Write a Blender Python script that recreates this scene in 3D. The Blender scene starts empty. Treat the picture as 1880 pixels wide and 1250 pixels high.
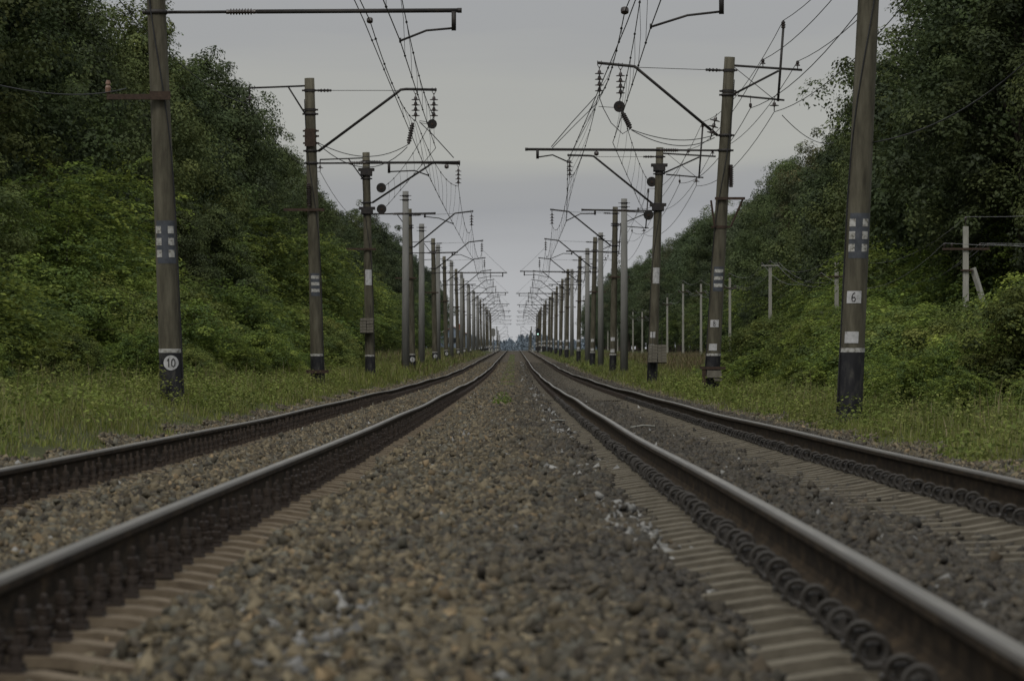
import bpy, math, random
import numpy as np
from mathutils import Vector, Matrix

random.seed(7)
RNG = np.random.default_rng(7)
C = bpy.context.scene.collection
scene = bpy.context.scene

# ------------------------------------------------------------------ layout of the place
F, XV, Y0, CAMH = 7050.0, 945.0, 640.0, 0.85          # focal length in photo pixels, eye line, eye height
RAIL_X = {'left_outer': -3.08, 'left_inner': -1.50, 'right_inner': 1.10, 'right_outer': 2.71}
LC, RC = -2.29, 1.905                                   # track centres
_pz = [0, 8, 20, 30, 55, 85, 125, 170, 230, 310, 400, 520, 650, 800, 900, 1000, 1230, 1460, 2000, 3000, 6000]
_pd = [.63, .65, .69, .77, .88, .98, 1.10, 1.18, 1.19, 1.04, .88, .70, .45, .29, .30, .55, 1.6, 3.4, 8, 12, 14]
_dz = np.arange(0, 6000, 2.0)
_dd = np.interp(_dz, _pz, _pd)
_k = np.hanning(17); _k /= _k.sum()
_dd2 = np.convolve(np.pad(_dd, 8, mode='edge'), _k, mode='valid')

def railhead(y):                                        # height of the rail heads at distance y
    return CAMH - np.interp(y, _dz, _dd2)

def W(px, py, y):                                       # point at distance y seen at photo pixel (survey helper)
    return Vector(((px - XV) / F * y, y, CAMH + (Y0 - py) / F * y))

def smooth(a, b, x):
    t = np.clip((np.asarray(x, float) - a) / (b - a), 0, 1)
    return t * t * (3 - 2 * t)

def noise2(x, y, s=1.0):
    x = np.asarray(x, float) / s; y = np.asarray(y, float) / s
    return (np.sin(1.7 * x + 2.1 * np.sin(.9 * y + 1.3)) + np.sin(1.3 * y + 1.9 * np.sin(1.1 * x)) + np.sin(2.3 * (x + y) + 1.1 * np.sin(2.7 * x - y))) / 3

_gx = [-400, -60, -26, -16, -10, -7.5, -5.6, -4.9, -4.35, -3.9, -3.3, -3.0, -2.6, -1.7, -1.42, -1.18, -.98, -.2, .3, .58, .72, 1.0, 1.2, 1.6, 2.15, 2.6, 2.85, 3.3, 3.8, 4.3, 4.9, 6, 8, 12, 19, 26, 60, 400]
_gh = [3, 1.6, .85, .58, .48, .38, .22, .06, -.06, -.08, -.05, -.06, -.03, -.05, -.085, -.075, .012, .03, .02, .0, -.08, -.09, -.06, -.03, -.08, -.09, -.07, -.06, -.09, -.10, -.04, .06, .10, .12, .08, .3, 1.6, 3]
def ground_rel(x):                                      # ground height against the sleeper tops
    return np.interp(x, _gx, _gh)

def ground(x, y):
    return railhead(y) - .2 + ground_rel(x)

# ------------------------------------------------------------------ materials
def new_mat(name):
    m = bpy.data.materials.new(name); m.use_nodes = True
    nt = m.node_tree; nt.nodes.clear()
    out = nt.nodes.new('ShaderNodeOutputMaterial')
    return m, nt, out

def N(nt, t, **kw):
    n = nt.nodes.new(t)
    for k, v in kw.items():
        if k in n.inputs: n.inputs[k].default_value = v
        else: setattr(n, k, v)
    return n

def ramp(nt, fac, stops):
    r = nt.nodes.new('ShaderNodeValToRGB')
    el = r.color_ramp.elements
    while len(el) < len(stops): el.new(.5)
    for e, (p, c) in zip(el, stops):
        e.position = p; e.color = (*c, 1)
    nt.links.new(fac, r.inputs[0]); return r.outputs[0]

def weathered(name, stops, rough=.8, metal=0.0, scale=6.0, stretch=(1, 1, 1), bump=.2, bscale=40, detail=6, spec=.3):
    m, nt, out = new_mat(name)
    tc = N(nt, 'ShaderNodeTexCoord')
    mp = N(nt, 'ShaderNodeMapping'); mp.inputs['Scale'].default_value = stretch
    nt.links.new(tc.outputs['Object'], mp.inputs[0])
    no = N(nt, 'ShaderNodeTexNoise', Scale=scale, Detail=detail, Roughness=.65)
    nt.links.new(mp.outputs[0], no.inputs['Vector'])
    col = ramp(nt, no.outputs['Fac'], stops)
    b = N(nt, 'ShaderNodeBsdfPrincipled', Roughness=rough, Metallic=metal)
    b.inputs['Specular IOR Level'].default_value = spec
    nt.links.new(col, b.inputs['Base Color'])
    if bump:
        n2 = N(nt, 'ShaderNodeTexNoise', Scale=bscale, Detail=4)
        nt.links.new(mp.outputs[0], n2.inputs['Vector'])
        bp = N(nt, 'ShaderNodeBump', Strength=bump, Distance=.01)
        nt.links.new(n2.outputs['Fac'], bp.inputs['Height'])
        nt.links.new(bp.outputs[0], b.inputs['Normal'])
    nt.links.new(b.outputs[0], out.inputs[0])
    return m

def leafy(name, tint, trans=.35, vary=.35, far=True):
    """leaf material: per-leaf colour attribute, tinted, varied from plant to plant"""
    m, nt, out = new_mat(name)
    at = N(nt, 'ShaderNodeAttribute', attribute_name='col')
    oi = N(nt, 'ShaderNodeObjectInfo')
    mr = N(nt, 'ShaderNodeMapRange'); mr.inputs[3].default_value = 1 - vary; mr.inputs[4].default_value = 1 + vary
    nt.links.new(oi.outputs['Random'], mr.inputs[0])
    mx = N(nt, 'ShaderNodeMix', data_type='RGBA', blend_type='MULTIPLY'); mx.inputs[0].default_value = 1
    nt.links.new(at.outputs['Color'], mx.inputs[6]); mx.inputs[7].default_value = (*tint, 1)
    vm = N(nt, 'ShaderNodeVectorMath', operation='SCALE')
    nt.links.new(mx.outputs[2], vm.inputs[0]); nt.links.new(mr.outputs[0], vm.inputs['Scale'])
    # hue drifts a little between plants
    hs = N(nt, 'ShaderNodeHueSaturation')
    m2 = N(nt, 'ShaderNodeMath', operation='MULTIPLY_ADD'); m2.inputs[1].default_value = 13.7; m2.inputs[2].default_value = .1
    fr = N(nt, 'ShaderNodeMath', operation='FRACT')
    nt.links.new(oi.outputs['Random'], m2.inputs[0]); nt.links.new(m2.outputs[0], fr.inputs[0])
    m3 = N(nt, 'ShaderNodeMapRange'); m3.inputs[3].default_value = .486; m3.inputs[4].default_value = .508
    nt.links.new(fr.outputs[0], m3.inputs[0]); nt.links.new(m3.outputs[0], hs.inputs['Hue'])
    nt.links.new(vm.outputs[0], hs.inputs['Color'])
    d = N(nt, 'ShaderNodeBsdfDiffuse'); t = N(nt, 'ShaderNodeBsdfTranslucent')
    g = N(nt, 'ShaderNodeBsdfGlossy', Roughness=.55); g.inputs['Color'].default_value = (.35, .4, .38, 1)
    # distance haze put into the leaf colour: duller and bluer along the far stretch
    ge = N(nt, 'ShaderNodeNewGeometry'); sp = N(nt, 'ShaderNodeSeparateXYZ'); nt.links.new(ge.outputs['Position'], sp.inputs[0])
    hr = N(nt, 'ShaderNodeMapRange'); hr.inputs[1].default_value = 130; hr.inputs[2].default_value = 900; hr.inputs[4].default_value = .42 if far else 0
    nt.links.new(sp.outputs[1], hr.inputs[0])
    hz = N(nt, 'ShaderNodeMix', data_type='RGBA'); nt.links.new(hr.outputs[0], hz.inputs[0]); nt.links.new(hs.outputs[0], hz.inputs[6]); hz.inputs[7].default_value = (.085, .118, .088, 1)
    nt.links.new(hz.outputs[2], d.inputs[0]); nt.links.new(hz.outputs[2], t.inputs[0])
    ms = N(nt, 'ShaderNodeMixShader'); ms.inputs[0].default_value = trans
    nt.links.new(d.outputs[0], ms.inputs[1]); nt.links.new(t.outputs[0], ms.inputs[2])
    m4 = N(nt, 'ShaderNodeMixShader'); m4.inputs[0].default_value = .02
    nt.links.new(ms.outputs[0], m4.inputs[1]); nt.links.new(g.outputs[0], m4.inputs[2])
    nt.links.new(m4.outputs[0], out.inputs[0])
    return m

def attr_mat(name, rough=.85, bump=0):
    m, nt, out = new_mat(name)
    at = N(nt, 'ShaderNodeAttribute', attribute_name='col')
    tc = N(nt, 'ShaderNodeTexCoord')
    no = N(nt, 'ShaderNodeTexNoise', Scale=45, Detail=3)
    nt.links.new(tc.outputs['Object'], no.inputs['Vector'])
    mr = N(nt, 'ShaderNodeMapRange'); mr.inputs[3].default_value = .65; mr.inputs[4].default_value = 1.35
    nt.links.new(no.outputs['Fac'], mr.inputs[0])
    vm = N(nt, 'ShaderNodeVectorMath', operation='SCALE')
    nt.links.new(at.outputs['Color'], vm.inputs[0]); nt.links.new(mr.outputs[0], vm.inputs['Scale'])
    b = N(nt, 'ShaderNodeBsdfPrincipled', Roughness=rough); b.inputs['Specular IOR Level'].default_value = .2
    nt.links.new(vm.outputs[0], b.inputs['Base Color']); nt.links.new(b.outputs[0], out.inputs[0])
    return m

M = {}
M['old_concrete'] = weathered('old_concrete', [(.3, (.026, .023, .015)), (.5, (.062, .056, .038)), (.72, (.10, .092, .066))], scale=3.2, stretch=(2.2, 2.2, .35), bump=.25, bscale=30)
M['new_concrete'] = weathered('new_concrete', [(.3, (.10, .10, .092)), (.55, (.14, .139, .129)), (.75, (.18, .178, .166))], scale=2.5, stretch=(2, 2, .25), bump=.15)
M['post_concrete'] = weathered('post_concrete', [(.3, (.17, .168, .145)), (.6, (.26, .255, .225)), (.8, (.31, .305, .275))], scale=3, stretch=(3, 3, .4), bump=.1)
M['dark_steel'] = weathered('dark_steel', [(.3, (.012, .011, .011)), (.6, (.024, .021, .019)), (.8, (.045, .034, .025))], rough=.6, scale=8, bump=0)
M['rust'] = weathered('rust', [(.3, (.022, .014, .01)), (.6, (.045, .029, .02)), (.8, (.075, .045, .028))], rough=.85, scale=12, bump=.3)
M['rail_side'] = weathered('rail_side', [(.32, (.011, .0085, .0055)), (.5, (.026, .019, .012)), (.62, (.042, .030, .018)), (.78, (.08, .054, .03))], rough=.95, spec=.08, scale=9, stretch=(1, .5, 1.6), bump=.15, bscale=80)
M['rail_top'] = weathered('rail_top', [(.3, (.08, .069, .048)), (.5, (.14, .124, .092)), (.72, (.26, .238, .19))], rough=.36, metal=.75, scale=3, stretch=(8, .25, 1), bump=0)
M['rail_edge'] = weathered('rail_edge', [(.3, (.026, .021, .014)), (.6, (.052, .043, .029)), (.8, (.09, .077, .056))], rough=.55, metal=.4, scale=3, stretch=(8, .25, 1), bump=0)
M['fastener'] = weathered('fastener', [(.3, (.016, .012, .01)), (.6, (.034, .024, .017)), (.8, (.055, .036, .024))], rough=.75, scale=15, bump=.2)
M['clip'] = weathered('clip', [(.3, (.016, .014, .012)), (.6, (.032, .028, .023)), (.8, (.05, .042, .034))], rough=.6, scale=15, bump=.1)
M['black_paint'] = weathered('black_paint', [(.3, (.0055, .0055, .007)), (.5, (.009, .009, .011)), (.62, (.03, .029, .027)), (.74, (.075, .07, .058))], rough=.6, scale=9, stretch=(1, 1, .35), bump=.1)
M['white_paint'] = weathered('white_paint', [(.36, (.09, .085, .068)), (.47, (.26, .255, .235)), (.7, (.40, .40, .385))], rough=.7, scale=16, bump=.05)
M['plate_paint'] = weathered('plate_paint', [(.28, (.15, .145, .135)), (.45, (.31, .31, .31)), (.7, (.42, .42, .42))], rough=.7, scale=11, bump=0)
M['grey_paint'] = weathered('grey_paint', [(.3, (.03, .034, .04)), (.6, (.055, .06, .07)), (.8, (.085, .087, .092))], rough=.7, scale=9, bump=.05)
M['porcelain'] = weathered('porcelain', [(.3, (.014, .010, .009)), (.7, (.03, .02, .016))], rough=.35, scale=5, bump=0, spec=.5)
M['brown_porcelain'] = weathered('brown_porcelain', [(.3, (.10, .055, .034)), (.7, (.17, .10, .065))], rough=.3, scale=5, bump=0, spec=.5)
M['wire'] = weathered('wire', [(.3, (.012, .012, .013)), (.7, (.026, .026, .027))], rough=.6, scale=4, bump=0)
M['pale_wire'] = weathered('pale_wire', [(.3, (.10, .10, .10)), (.7, (.18, .18, .18))], rough=.6, scale=4, bump=0)
M['weight'] = weathered('weight_concrete', [(.3, (.07, .063, .05)), (.6, (.12, .11, .088)), (.8, (.16, .145, .12))], scale=8, bump=.3)
M['bark'] = weathered('bark', [(.3, (.03, .024, .018)), (.6, (.06, .05, .038)), (.8, (.09, .075, .06))], scale=6, stretch=(2, 2, .4), bump=.5)
M['wood'] = weathered('old_wood', [(.3, (.04, .025, .018)), (.7, (.075, .048, .034))], scale=5, bump=.2)
M['blue_wall'] = weathered('blue_wall', [(.3, (.16, .2, .26)), (.7, (.22, .26, .32))], scale=2, bump=.05)
M['red_roof'] = weathered('red_roof', [(.3, (.2, .075, .05)), (.7, (.3, .12, .08))], scale=3, bump=.2)
M['glass'] = weathered('window_glass', [(.3, (.02, .025, .03)), (.7, (.03, .035, .04))], rough=.1, scale=2, bump=0, spec=.6)
M['stones'] = attr_mat('ballast_stones')
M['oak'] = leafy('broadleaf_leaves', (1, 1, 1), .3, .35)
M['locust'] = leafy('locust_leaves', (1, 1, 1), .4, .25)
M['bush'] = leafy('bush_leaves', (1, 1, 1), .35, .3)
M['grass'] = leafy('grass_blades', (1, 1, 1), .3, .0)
M['far'] = leafy('far_wood_leaves', (1, 1, 1), .0, .0, False)
mm, nt, out = new_mat('signal_lamp')
e = N(nt, 'ShaderNodeEmission', Strength=1.0); e.inputs[0].default_value = (.62, 1, .86, 1)
nt.links.new(e.outputs[0], out.inputs[0]); M['lamp'] = mm

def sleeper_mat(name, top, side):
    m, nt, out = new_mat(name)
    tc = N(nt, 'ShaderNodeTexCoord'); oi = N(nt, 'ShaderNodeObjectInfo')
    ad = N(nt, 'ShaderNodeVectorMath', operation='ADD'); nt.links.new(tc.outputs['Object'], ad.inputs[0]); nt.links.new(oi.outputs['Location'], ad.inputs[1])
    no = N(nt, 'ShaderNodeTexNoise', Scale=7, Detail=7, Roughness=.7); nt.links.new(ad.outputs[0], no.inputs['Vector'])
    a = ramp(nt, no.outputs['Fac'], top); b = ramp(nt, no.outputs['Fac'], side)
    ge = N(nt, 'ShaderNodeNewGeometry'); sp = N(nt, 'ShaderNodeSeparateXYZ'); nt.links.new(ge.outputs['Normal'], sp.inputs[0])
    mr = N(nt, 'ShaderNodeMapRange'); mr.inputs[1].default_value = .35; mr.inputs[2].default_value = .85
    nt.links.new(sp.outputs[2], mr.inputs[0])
    mx = N(nt, 'ShaderNodeMix', data_type='RGBA'); nt.links.new(mr.outputs[0], mx.inputs[0]); nt.links.new(b, mx.inputs[6]); nt.links.new(a, mx.inputs[7])  # sides darker than tops: dirt plus the shade between sleepers, put into the colour
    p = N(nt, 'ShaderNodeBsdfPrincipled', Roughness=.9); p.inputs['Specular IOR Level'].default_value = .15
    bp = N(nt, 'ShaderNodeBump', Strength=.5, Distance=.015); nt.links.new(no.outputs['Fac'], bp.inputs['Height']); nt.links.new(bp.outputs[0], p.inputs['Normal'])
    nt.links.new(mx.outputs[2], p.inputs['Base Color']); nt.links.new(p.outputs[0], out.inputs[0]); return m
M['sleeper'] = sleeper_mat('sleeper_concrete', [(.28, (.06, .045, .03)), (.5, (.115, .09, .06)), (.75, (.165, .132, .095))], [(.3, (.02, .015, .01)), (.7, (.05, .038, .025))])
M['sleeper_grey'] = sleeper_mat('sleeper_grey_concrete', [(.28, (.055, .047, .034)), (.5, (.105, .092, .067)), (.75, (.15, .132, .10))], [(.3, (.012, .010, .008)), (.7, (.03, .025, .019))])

def ground_material():
    m, nt, out = new_mat('ground_soil')
    tc = N(nt, 'ShaderNodeTexCoord')
    geo = N(nt, 'ShaderNodeNewGeometry')
    sp = N(nt, 'ShaderNodeSeparateXYZ'); nt.links.new(geo.outputs['Position'], sp.inputs[0])
    n1 = N(nt, 'ShaderNodeTexNoise', Scale=.35, Detail=8, Roughness=.7)
    n2 = N(nt, 'ShaderNodeTexVoronoi', Scale=19.0)
    n3 = N(nt, 'ShaderNodeTexNoise', Scale=9, Detail=6, Roughness=.7)
    for n in (n1, n2, n3): nt.links.new(tc.outputs['Object'], n.inputs['Vector'])
    sx = N(nt, 'ShaderNodeSeparateColor'); nt.links.new(n2.outputs['Color'], sx.inputs[0])
    stone = ramp(nt, sx.outputs[0], [(.0, (.02, .017, .013)), (.4, (.055, .046, .034)), (.8, (.085, .072, .055)), (1, (.13, .11, .08))])
    soil = ramp(nt, n3.outputs['Fac'], [(.3, (.022, .026, .011)), (.5, (.045, .05, .02)), (.7, (.075, .072, .032))])
    # ballast near the tracks, soil beyond a ragged edge
    ab = N(nt, 'ShaderNodeMath', operation='ABSOLUTE'); nt.links.new(sp.outputs[0], ab.inputs[0])
    ad = N(nt, 'ShaderNodeMath', operation='MULTIPLY_ADD'); ad.inputs[1].default_value = 1.6
    nt.links.new(n3.outputs['Fac'], ad.inputs[0]); nt.links.new(ab.outputs[0], ad.inputs[2])
    mr = N(nt, 'ShaderNodeMapRange'); mr.inputs[1].default_value = 4.9; mr.inputs[2].default_value = 5.4
    nt.links.new(ad.outputs[0], mr.inputs[0])
    mx = N(nt, 'ShaderNodeMix', data_type='RGBA')
    nt.links.new(mr.outputs[0], mx.inputs[0]); nt.links.new(stone, mx.inputs[6]); nt.links.new(soil, mx.inputs[7])
    b = N(nt, 'ShaderNodeBsdfPrincipled', Roughness=.95); b.inputs['Specular IOR Level'].default_value = .1
    nt.links.new(mx.outputs[2], b.inputs['Base Color'])
    bp = N(nt, 'ShaderNodeBump', Strength=.8, Distance=.04)
    nt.links.new(n2.outputs['Distance'], bp.inputs['Height']); nt.links.new(bp.outputs[0], b.inputs['Normal'])
    nt.links.new(b.outputs[0], out.inputs[0])
    return m
M['ground'] = ground_material()

# ------------------------------------------------------------------ mesh helpers
def link(o, parent=None):
    C.objects.link(o)
    if parent is not None: o.parent = parent
    return o

def tag(o, label=None, cat=None, group=None, kind=None):
    if label: o['label'] = label
    if cat: o['category'] = cat
    if group: o['group'] = group
    if kind: o['kind'] = kind
    return o

def empty(name, loc, label, cat, group=None):
    o = bpy.data.objects.new(name, None); o.location = loc; o.empty_display_size = .3
    link(o); return tag(o, label, cat, group)

class MB:
    def __init__(s): s.v = []; s.f = []; s.mi = []
    def add(s, vs, fs, mi=0):
        b = len(s.v); s.v += [tuple(p) for p in vs]
        s.f += [tuple(b + i for i in f) for f in fs]; s.mi += [mi] * len(fs)
    def box(s, c, d, rot=None, mi=0, taper=1.0):
        hx, hy, hz = d[0] / 2, d[1] / 2, d[2] / 2
        vs = [Vector((x * hx * (taper if z > 0 else 1), y * hy * (taper if z > 0 else 1), z * hz)) for z in (-1, 1) for x, y in ((-1, -1), (1, -1), (1, 1), (-1, 1))]
        if rot is not None: vs = [rot @ v for v in vs]
        c = Vector(c)
        s.add([v + c for v in vs], [(3, 2, 1, 0), (4, 5, 6, 7), (0, 1, 5, 4), (1, 2, 6, 5), (2, 3, 7, 6), (3, 0, 4, 7)], mi)
    def tube(s, pts, r, seg=6, mi=0, cap=True):
        pts = [Vector(p) for p in pts]; n = len(pts)
        rr = r if isinstance(r, (list, tuple)) else [r] * n
        vs = []; prev = None
        for i, p in enumerate(pts):
            t = (pts[min(i + 1, n - 1)] - pts[max(i - 1, 0)]).normalized()
            if prev is None:
                a = Vector((0, 0, 1)) if abs(t.z) < .9 else Vector((1, 0, 0))
                u = t.cross(a).normalized()
            else:
                u = (prev - t * prev.dot(t)).normalized()
            prev = u; w = t.cross(u)
            for k in range(seg):
                an = 2 * math.pi * k / seg
                vs.append(p + (u * math.cos(an) + w * math.sin(an)) * rr[i])
        fs = []
        for i in range(n - 1):
            for k in range(seg):
                k2 = (k + 1) % seg
                fs.append((i * seg + k, i * seg + k2, (i + 1) * seg + k2, (i + 1) * seg + k))
        if cap:
            fs.append(tuple(range(seg - 1, -1, -1))); fs.append(tuple((n - 1) * seg + k for k in range(seg)))
        s.add(vs, fs, mi)
    def lathe(s, prof, o, axis=(0, 0, 1), seg=10, mi=0):
        """prof: (radius, distance along axis) from o"""
        ax = Vector(axis).normalized(); o = Vector(o)
        a = Vector((0, 0, 1)) if abs(ax.z) < .9 else Vector((1, 0, 0))
        u = ax.cross(a).normalized(); w = ax.cross(u)
        vs = []
        for r, h in prof:
            for k in range(seg):
                an = 2 * math.pi * k / seg
                vs.append(o + ax * h + (u * math.cos(an) + w * math.sin(an)) * max(r, .0005))
        fs = [(i * seg + k, i * seg + (k + 1) % seg, (i + 1) * seg + (k + 1) % seg, (i + 1) * seg + k) for i in range(len(prof) - 1) for k in range(seg)]
        n = len(prof)
        fs.append(tuple(range(seg - 1, -1, -1))); fs.append(tuple((n - 1) * seg + k for k in range(seg)))
        s.add(vs, fs, mi)
    def torus(s, c, R, r, ax_u, ax_w, n=14, seg=6, mi=0, a0=0, a1=2 * math.pi):
        c = Vector(c); u = Vector(ax_u).normalized(); w = Vector(ax_w).normalized()
        full = abs(a1 - a0 - 2 * math.pi) < 1e-6
        pts = [c + (u * math.cos(a0 + (a1 - a0) * i / n) + w * math.sin(a0 + (a1 - a0) * i / n)) * R for i in range(n + 1)]
        s.tube(pts, r, seg, mi, cap=not full)
    def build(s, name, mats, parent=None, smooth=False, origin=None, label=None):
        me = bpy.data.meshes.new(name)
        vs = s.v if origin is None else [(v[0] - origin[0], v[1] - origin[1], v[2] - origin[2]) for v in s.v]
        me.from_pydata(vs, [], s.f)
        if not isinstance(mats, (list, tuple)): mats = [mats]
        for m in mats: me.materials.append(m)
        if len(mats) > 1: me.polygons.foreach_set('material_index', s.mi)
        if smooth: me.polygons.foreach_set('use_smooth', [True] * len(s.f))
        me.update()
        o = bpy.data.objects.new(name, me); link(o, parent)
        if label: o['label'] = label
        return o

def np_mesh(name, verts, faces, col=None, mat=None, smooth=False):
    """fast mesh from arrays; faces all of one size; col per vertex"""
    me = bpy.data.meshes.new(name)
    nv, nf, k = len(verts), len(faces), faces.shape[1]
    me.vertices.add(nv); me.vertices.foreach_set('co', np.ascontiguousarray(verts, np.float32).ravel())
    me.loops.add(nf * k); me.loops.foreach_set('vertex_index', np.ascontiguousarray(faces, np.int32).ravel())
    me.polygons.add(nf)
    me.polygons.foreach_set('loop_start', np.arange(0, nf * k, k, dtype=np.int32))
    me.polygons.foreach_set('loop_total', np.full(nf, k, np.int32))
    if smooth: me.polygons.foreach_set('use_smooth', np.ones(nf, bool))
    me.update(calc_edges=True)
    if col is not None:
        a = me.attributes.new('col', 'FLOAT_COLOR', 'POINT')
        c4 = np.ones((nv, 4), np.float32); c4[:, :3] = col
        a.data.foreach_set('color', c4.ravel())
    if mat: me.materials.append(mat)
    return me

def copy_tree(o, parent=None):
    c = o.copy(); C.objects.link(c)
    c.parent = parent
    for ch in list(o.children): copy_tree(ch, c)
    return c

ORD = ['first', 'second', 'third', 'fourth', 'fifth', 'sixth', 'seventh', 'eighth', 'ninth', 'tenth', 'eleventh', 'twelfth', 'thirteenth', 'fourteenth', 'fifteenth', 'sixteenth', 'seventeenth', 'eighteenth', 'nineteenth', 'twentieth']

# ------------------------------------------------------------------ ground and ballast
def sheet(name, xs, ys, rough, mat):
    X, Y = np.meshgrid(xs, ys)
    Z = ground(X, Y) - .03 + rough(X, Y)
    v = np.stack([X, Y, Z], -1).reshape(-1, 3)
    nx = len(xs); i = np.arange((len(ys) - 1) * (nx - 1)); r, c = i // (nx - 1), i % (nx - 1)
    a = r * nx + c
    f = np.stack([a, a + 1, a + nx + 1, a + nx], -1)
    me = np_mesh(name, v, f, None, mat, True)
    o = bpy.data.objects.new(name, me); link(o); return o
xs = np.unique(np.concatenate([np.array(_gx), np.linspace(-4.5, 4.5, 61), np.linspace(-26, 26, 53)]))
ys = np.concatenate([np.arange(3, 80, 1.0), np.arange(80, 400, 5.0), np.arange(400, 1500, 20.0), np.arange(1500, 6000, 300.0)])
g = sheet('ground', xs, ys, lambda X, Y: .03 * noise2(X, Y, 1.5) * (np.abs(X) > 4) + .08 * noise2(X, Y, 7) * smooth(6, 12, np.abs(X)), M['ground'])
tag(g, kind='structure')

_ico_v = None
def ico():
    t = (1 + 5 ** .5) / 2
    v = np.array([(-1, t, 0), (1, t, 0), (-1, -t, 0), (1, -t, 0), (0, -1, t), (0, 1, t), (0, -1, -t), (0, 1, -t), (t, 0, -1), (t, 0, 1), (-t, 0, -1), (-t, 0, 1)], float)
    v /= np.linalg.norm(v[0])
    f = np.array([(0, 11, 5), (0, 5, 1), (0, 1, 7), (0, 7, 10), (0, 10, 11), (1, 5, 9), (5, 11, 4), (11, 10, 2), (10, 7, 6), (7, 1, 8), (3, 9, 4), (3, 4, 2), (3, 2, 6), (3, 6, 8), (3, 8, 9), (4, 9, 5), (2, 4, 11), (6, 2, 10), (8, 6, 7), (9, 8, 1)])
    return v, f
def chip():
    v = np.array([(x, y, z) for x in (-1, 1) for y in (-1, 1) for z in (-1, 1)], float) * .68
    f = np.array([(0, 1, 3), (0, 3, 2), (4, 6, 7), (4, 7, 5), (0, 4, 5), (0, 5, 1), (2, 3, 7), (2, 7, 6), (0, 2, 6), (0, 6, 4), (1, 5, 7), (1, 7, 3)])
    return v, f
def octa():
    v = np.array([(1, 0, 0), (-1, 0, 0), (0, 1, 0), (0, -1, 0), (0, 0, 1), (0, 0, -1)], float)
    f = np.array([(0, 2, 4), (2, 1, 4), (1, 3, 4), (3, 0, 4), (2, 0, 5), (1, 2, 5), (3, 1, 5), (0, 3, 5)])
    return v, f

def rot_mats(n):
    q = RNG.normal(size=(n, 4)); q /= np.linalg.norm(q, axis=1)[:, None]
    w, x, y, z = q.T
    return np.stack([1 - 2 * (y * y + z * z), 2 * (x * y - z * w), 2 * (x * z + y * w), 2 * (x * y + z * w), 1 - 2 * (x * x + z * z), 2 * (y * z - x * w), 2 * (x * z - y * w), 2 * (y * z + x * w), 1 - 2 * (x * x + y * y)], -1).reshape(n, 3, 3)

def stone_colour(x, y):
    n = len(x)
    base = np.array([[.118, .095, .067], [.082, .070, .055], [.15, .122, .086], [.1, .093, .08], [.175, .128, .082], [.055, .046, .038]])
    pick = RNG.choice(6, n, p=[.30, .22, .17, .16, .045, .105])
    c = base[pick] * RNG.uniform(.42, 1.2, (n, 1)) * np.array([.95, .965, .87])
    # darker, oily and limey gravel along the right hand track
    dk = smooth(-.5, .9, x + .35 * noise2(x, y, 2.5)) * (x < 4)
    g = np.array([.036, .033, .029])
    c = c * (1 - .72 * dk[:, None]) + g * .72 * dk[:, None] * RNG.uniform(.5, 1.5, (n, 1))
    pale = np.exp(-((x - .58 - .1 * noise2(x, y, 3)) / .16) ** 2) * smooth(-.2, .6, noise2(x * 1.3, y, 3.3))
    pw = (RNG.random(n) < .32 * pale) | (RNG.random(n) < .004)
    c[pw] = np.array([.19, .187, .175]) * RNG.uniform(.6, 1.25, (pw.sum(), 1))
    lft = np.exp(-((x + .55) / .15) ** 2) * smooth(.25, .7, noise2(x, y + 3, 2.1))
    pw = RNG.random(n) < .12 * lft
    c[pw] = np.array([.16, .157, .147]) * RNG.uniform(.6, 1.2, (pw.sum(), 1))
    return c

def stones(y0, y1, dens, shape, rmin, rmax, lift):
    xl = np.minimum(4.9, y1 * .15 + .35)
    n = int(dens * 2 * xl * (y1 - y0))
    x = RNG.uniform(-xl, xl, n); y = RNG.uniform(y0, y1, n)
    keep = (np.abs(x) < y * .141 + .3)
    for rx in RAIL_X.values(): keep &= np.abs(x - rx) > .105
    edge = 4.45 + .4 * noise2(x, y, 1.7)
    keep &= np.abs(x) < edge
    x, y = x[keep], y[keep]; n = len(x)
    bv, bf = shape()
    r = RNG.uniform(rmin, rmax, n) * np.where(RNG.random(n) < .08, 1.35, 1)
    sc = np.stack([RNG.uniform(.85, 1.6, n), RNG.uniform(.65, 1.25, n), RNG.uniform(.42, .9, n)], -1) * r[:, None]
    V = bv[None] * (1 + RNG.uniform(-.42, .34, (n, len(bv), 1))) + RNG.uniform(-.22, .22, (n, len(bv), 3))
    V = V * sc[:, None, :]
    V = np.einsum('nij,nkj->nki', rot_mats(n), V)
    xe = np.where(np.abs(np.abs(x - .1) - .9) < .35, x + .16 * noise2(x, y, .7), x)
    z = np.where(np.abs(x - xe) > 0, ground(xe, y), ground(x, y)) + RNG.uniform(-.032, .022, n) + lift + .03 * (RNG.random(n) < .012) + .012 * noise2(x, y, .6)
    V += np.stack([x, y, z], -1)[:, None, :]
    f = (bf[None] + (np.arange(n) * len(bv))[:, None, None]).reshape(-1, 3)
    c = np.repeat(stone_colour(x, y), len(bv), 0)
    return V.reshape(-1, 3), f, c
parts = [stones(8.5, 20, 1300, chip, .012, .030, 0), stones(20, 34, 950, chip, .014, .031, 0), stones(34, 75, 520, octa, .022, .042, 0), stones(75, 160, 130, octa, .035, .06, -.005), stones(160, 330, 40, octa, .045, .085, -.01)]
vs, fs, cs, b = [], [], [], 0
for v, f, c in parts:
    vs.append(v); fs.append(f + b); cs.append(c); b += len(v)
me = np_mesh('gravel', np.concatenate(vs), np.concatenate(fs), np.concatenate(cs), M['stones'])
o = bpy.data.objects.new('gravel', me); link(o); tag(o, 'crushed stone ballast lying between and around the tracks', None, None, 'stuff')

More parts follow.
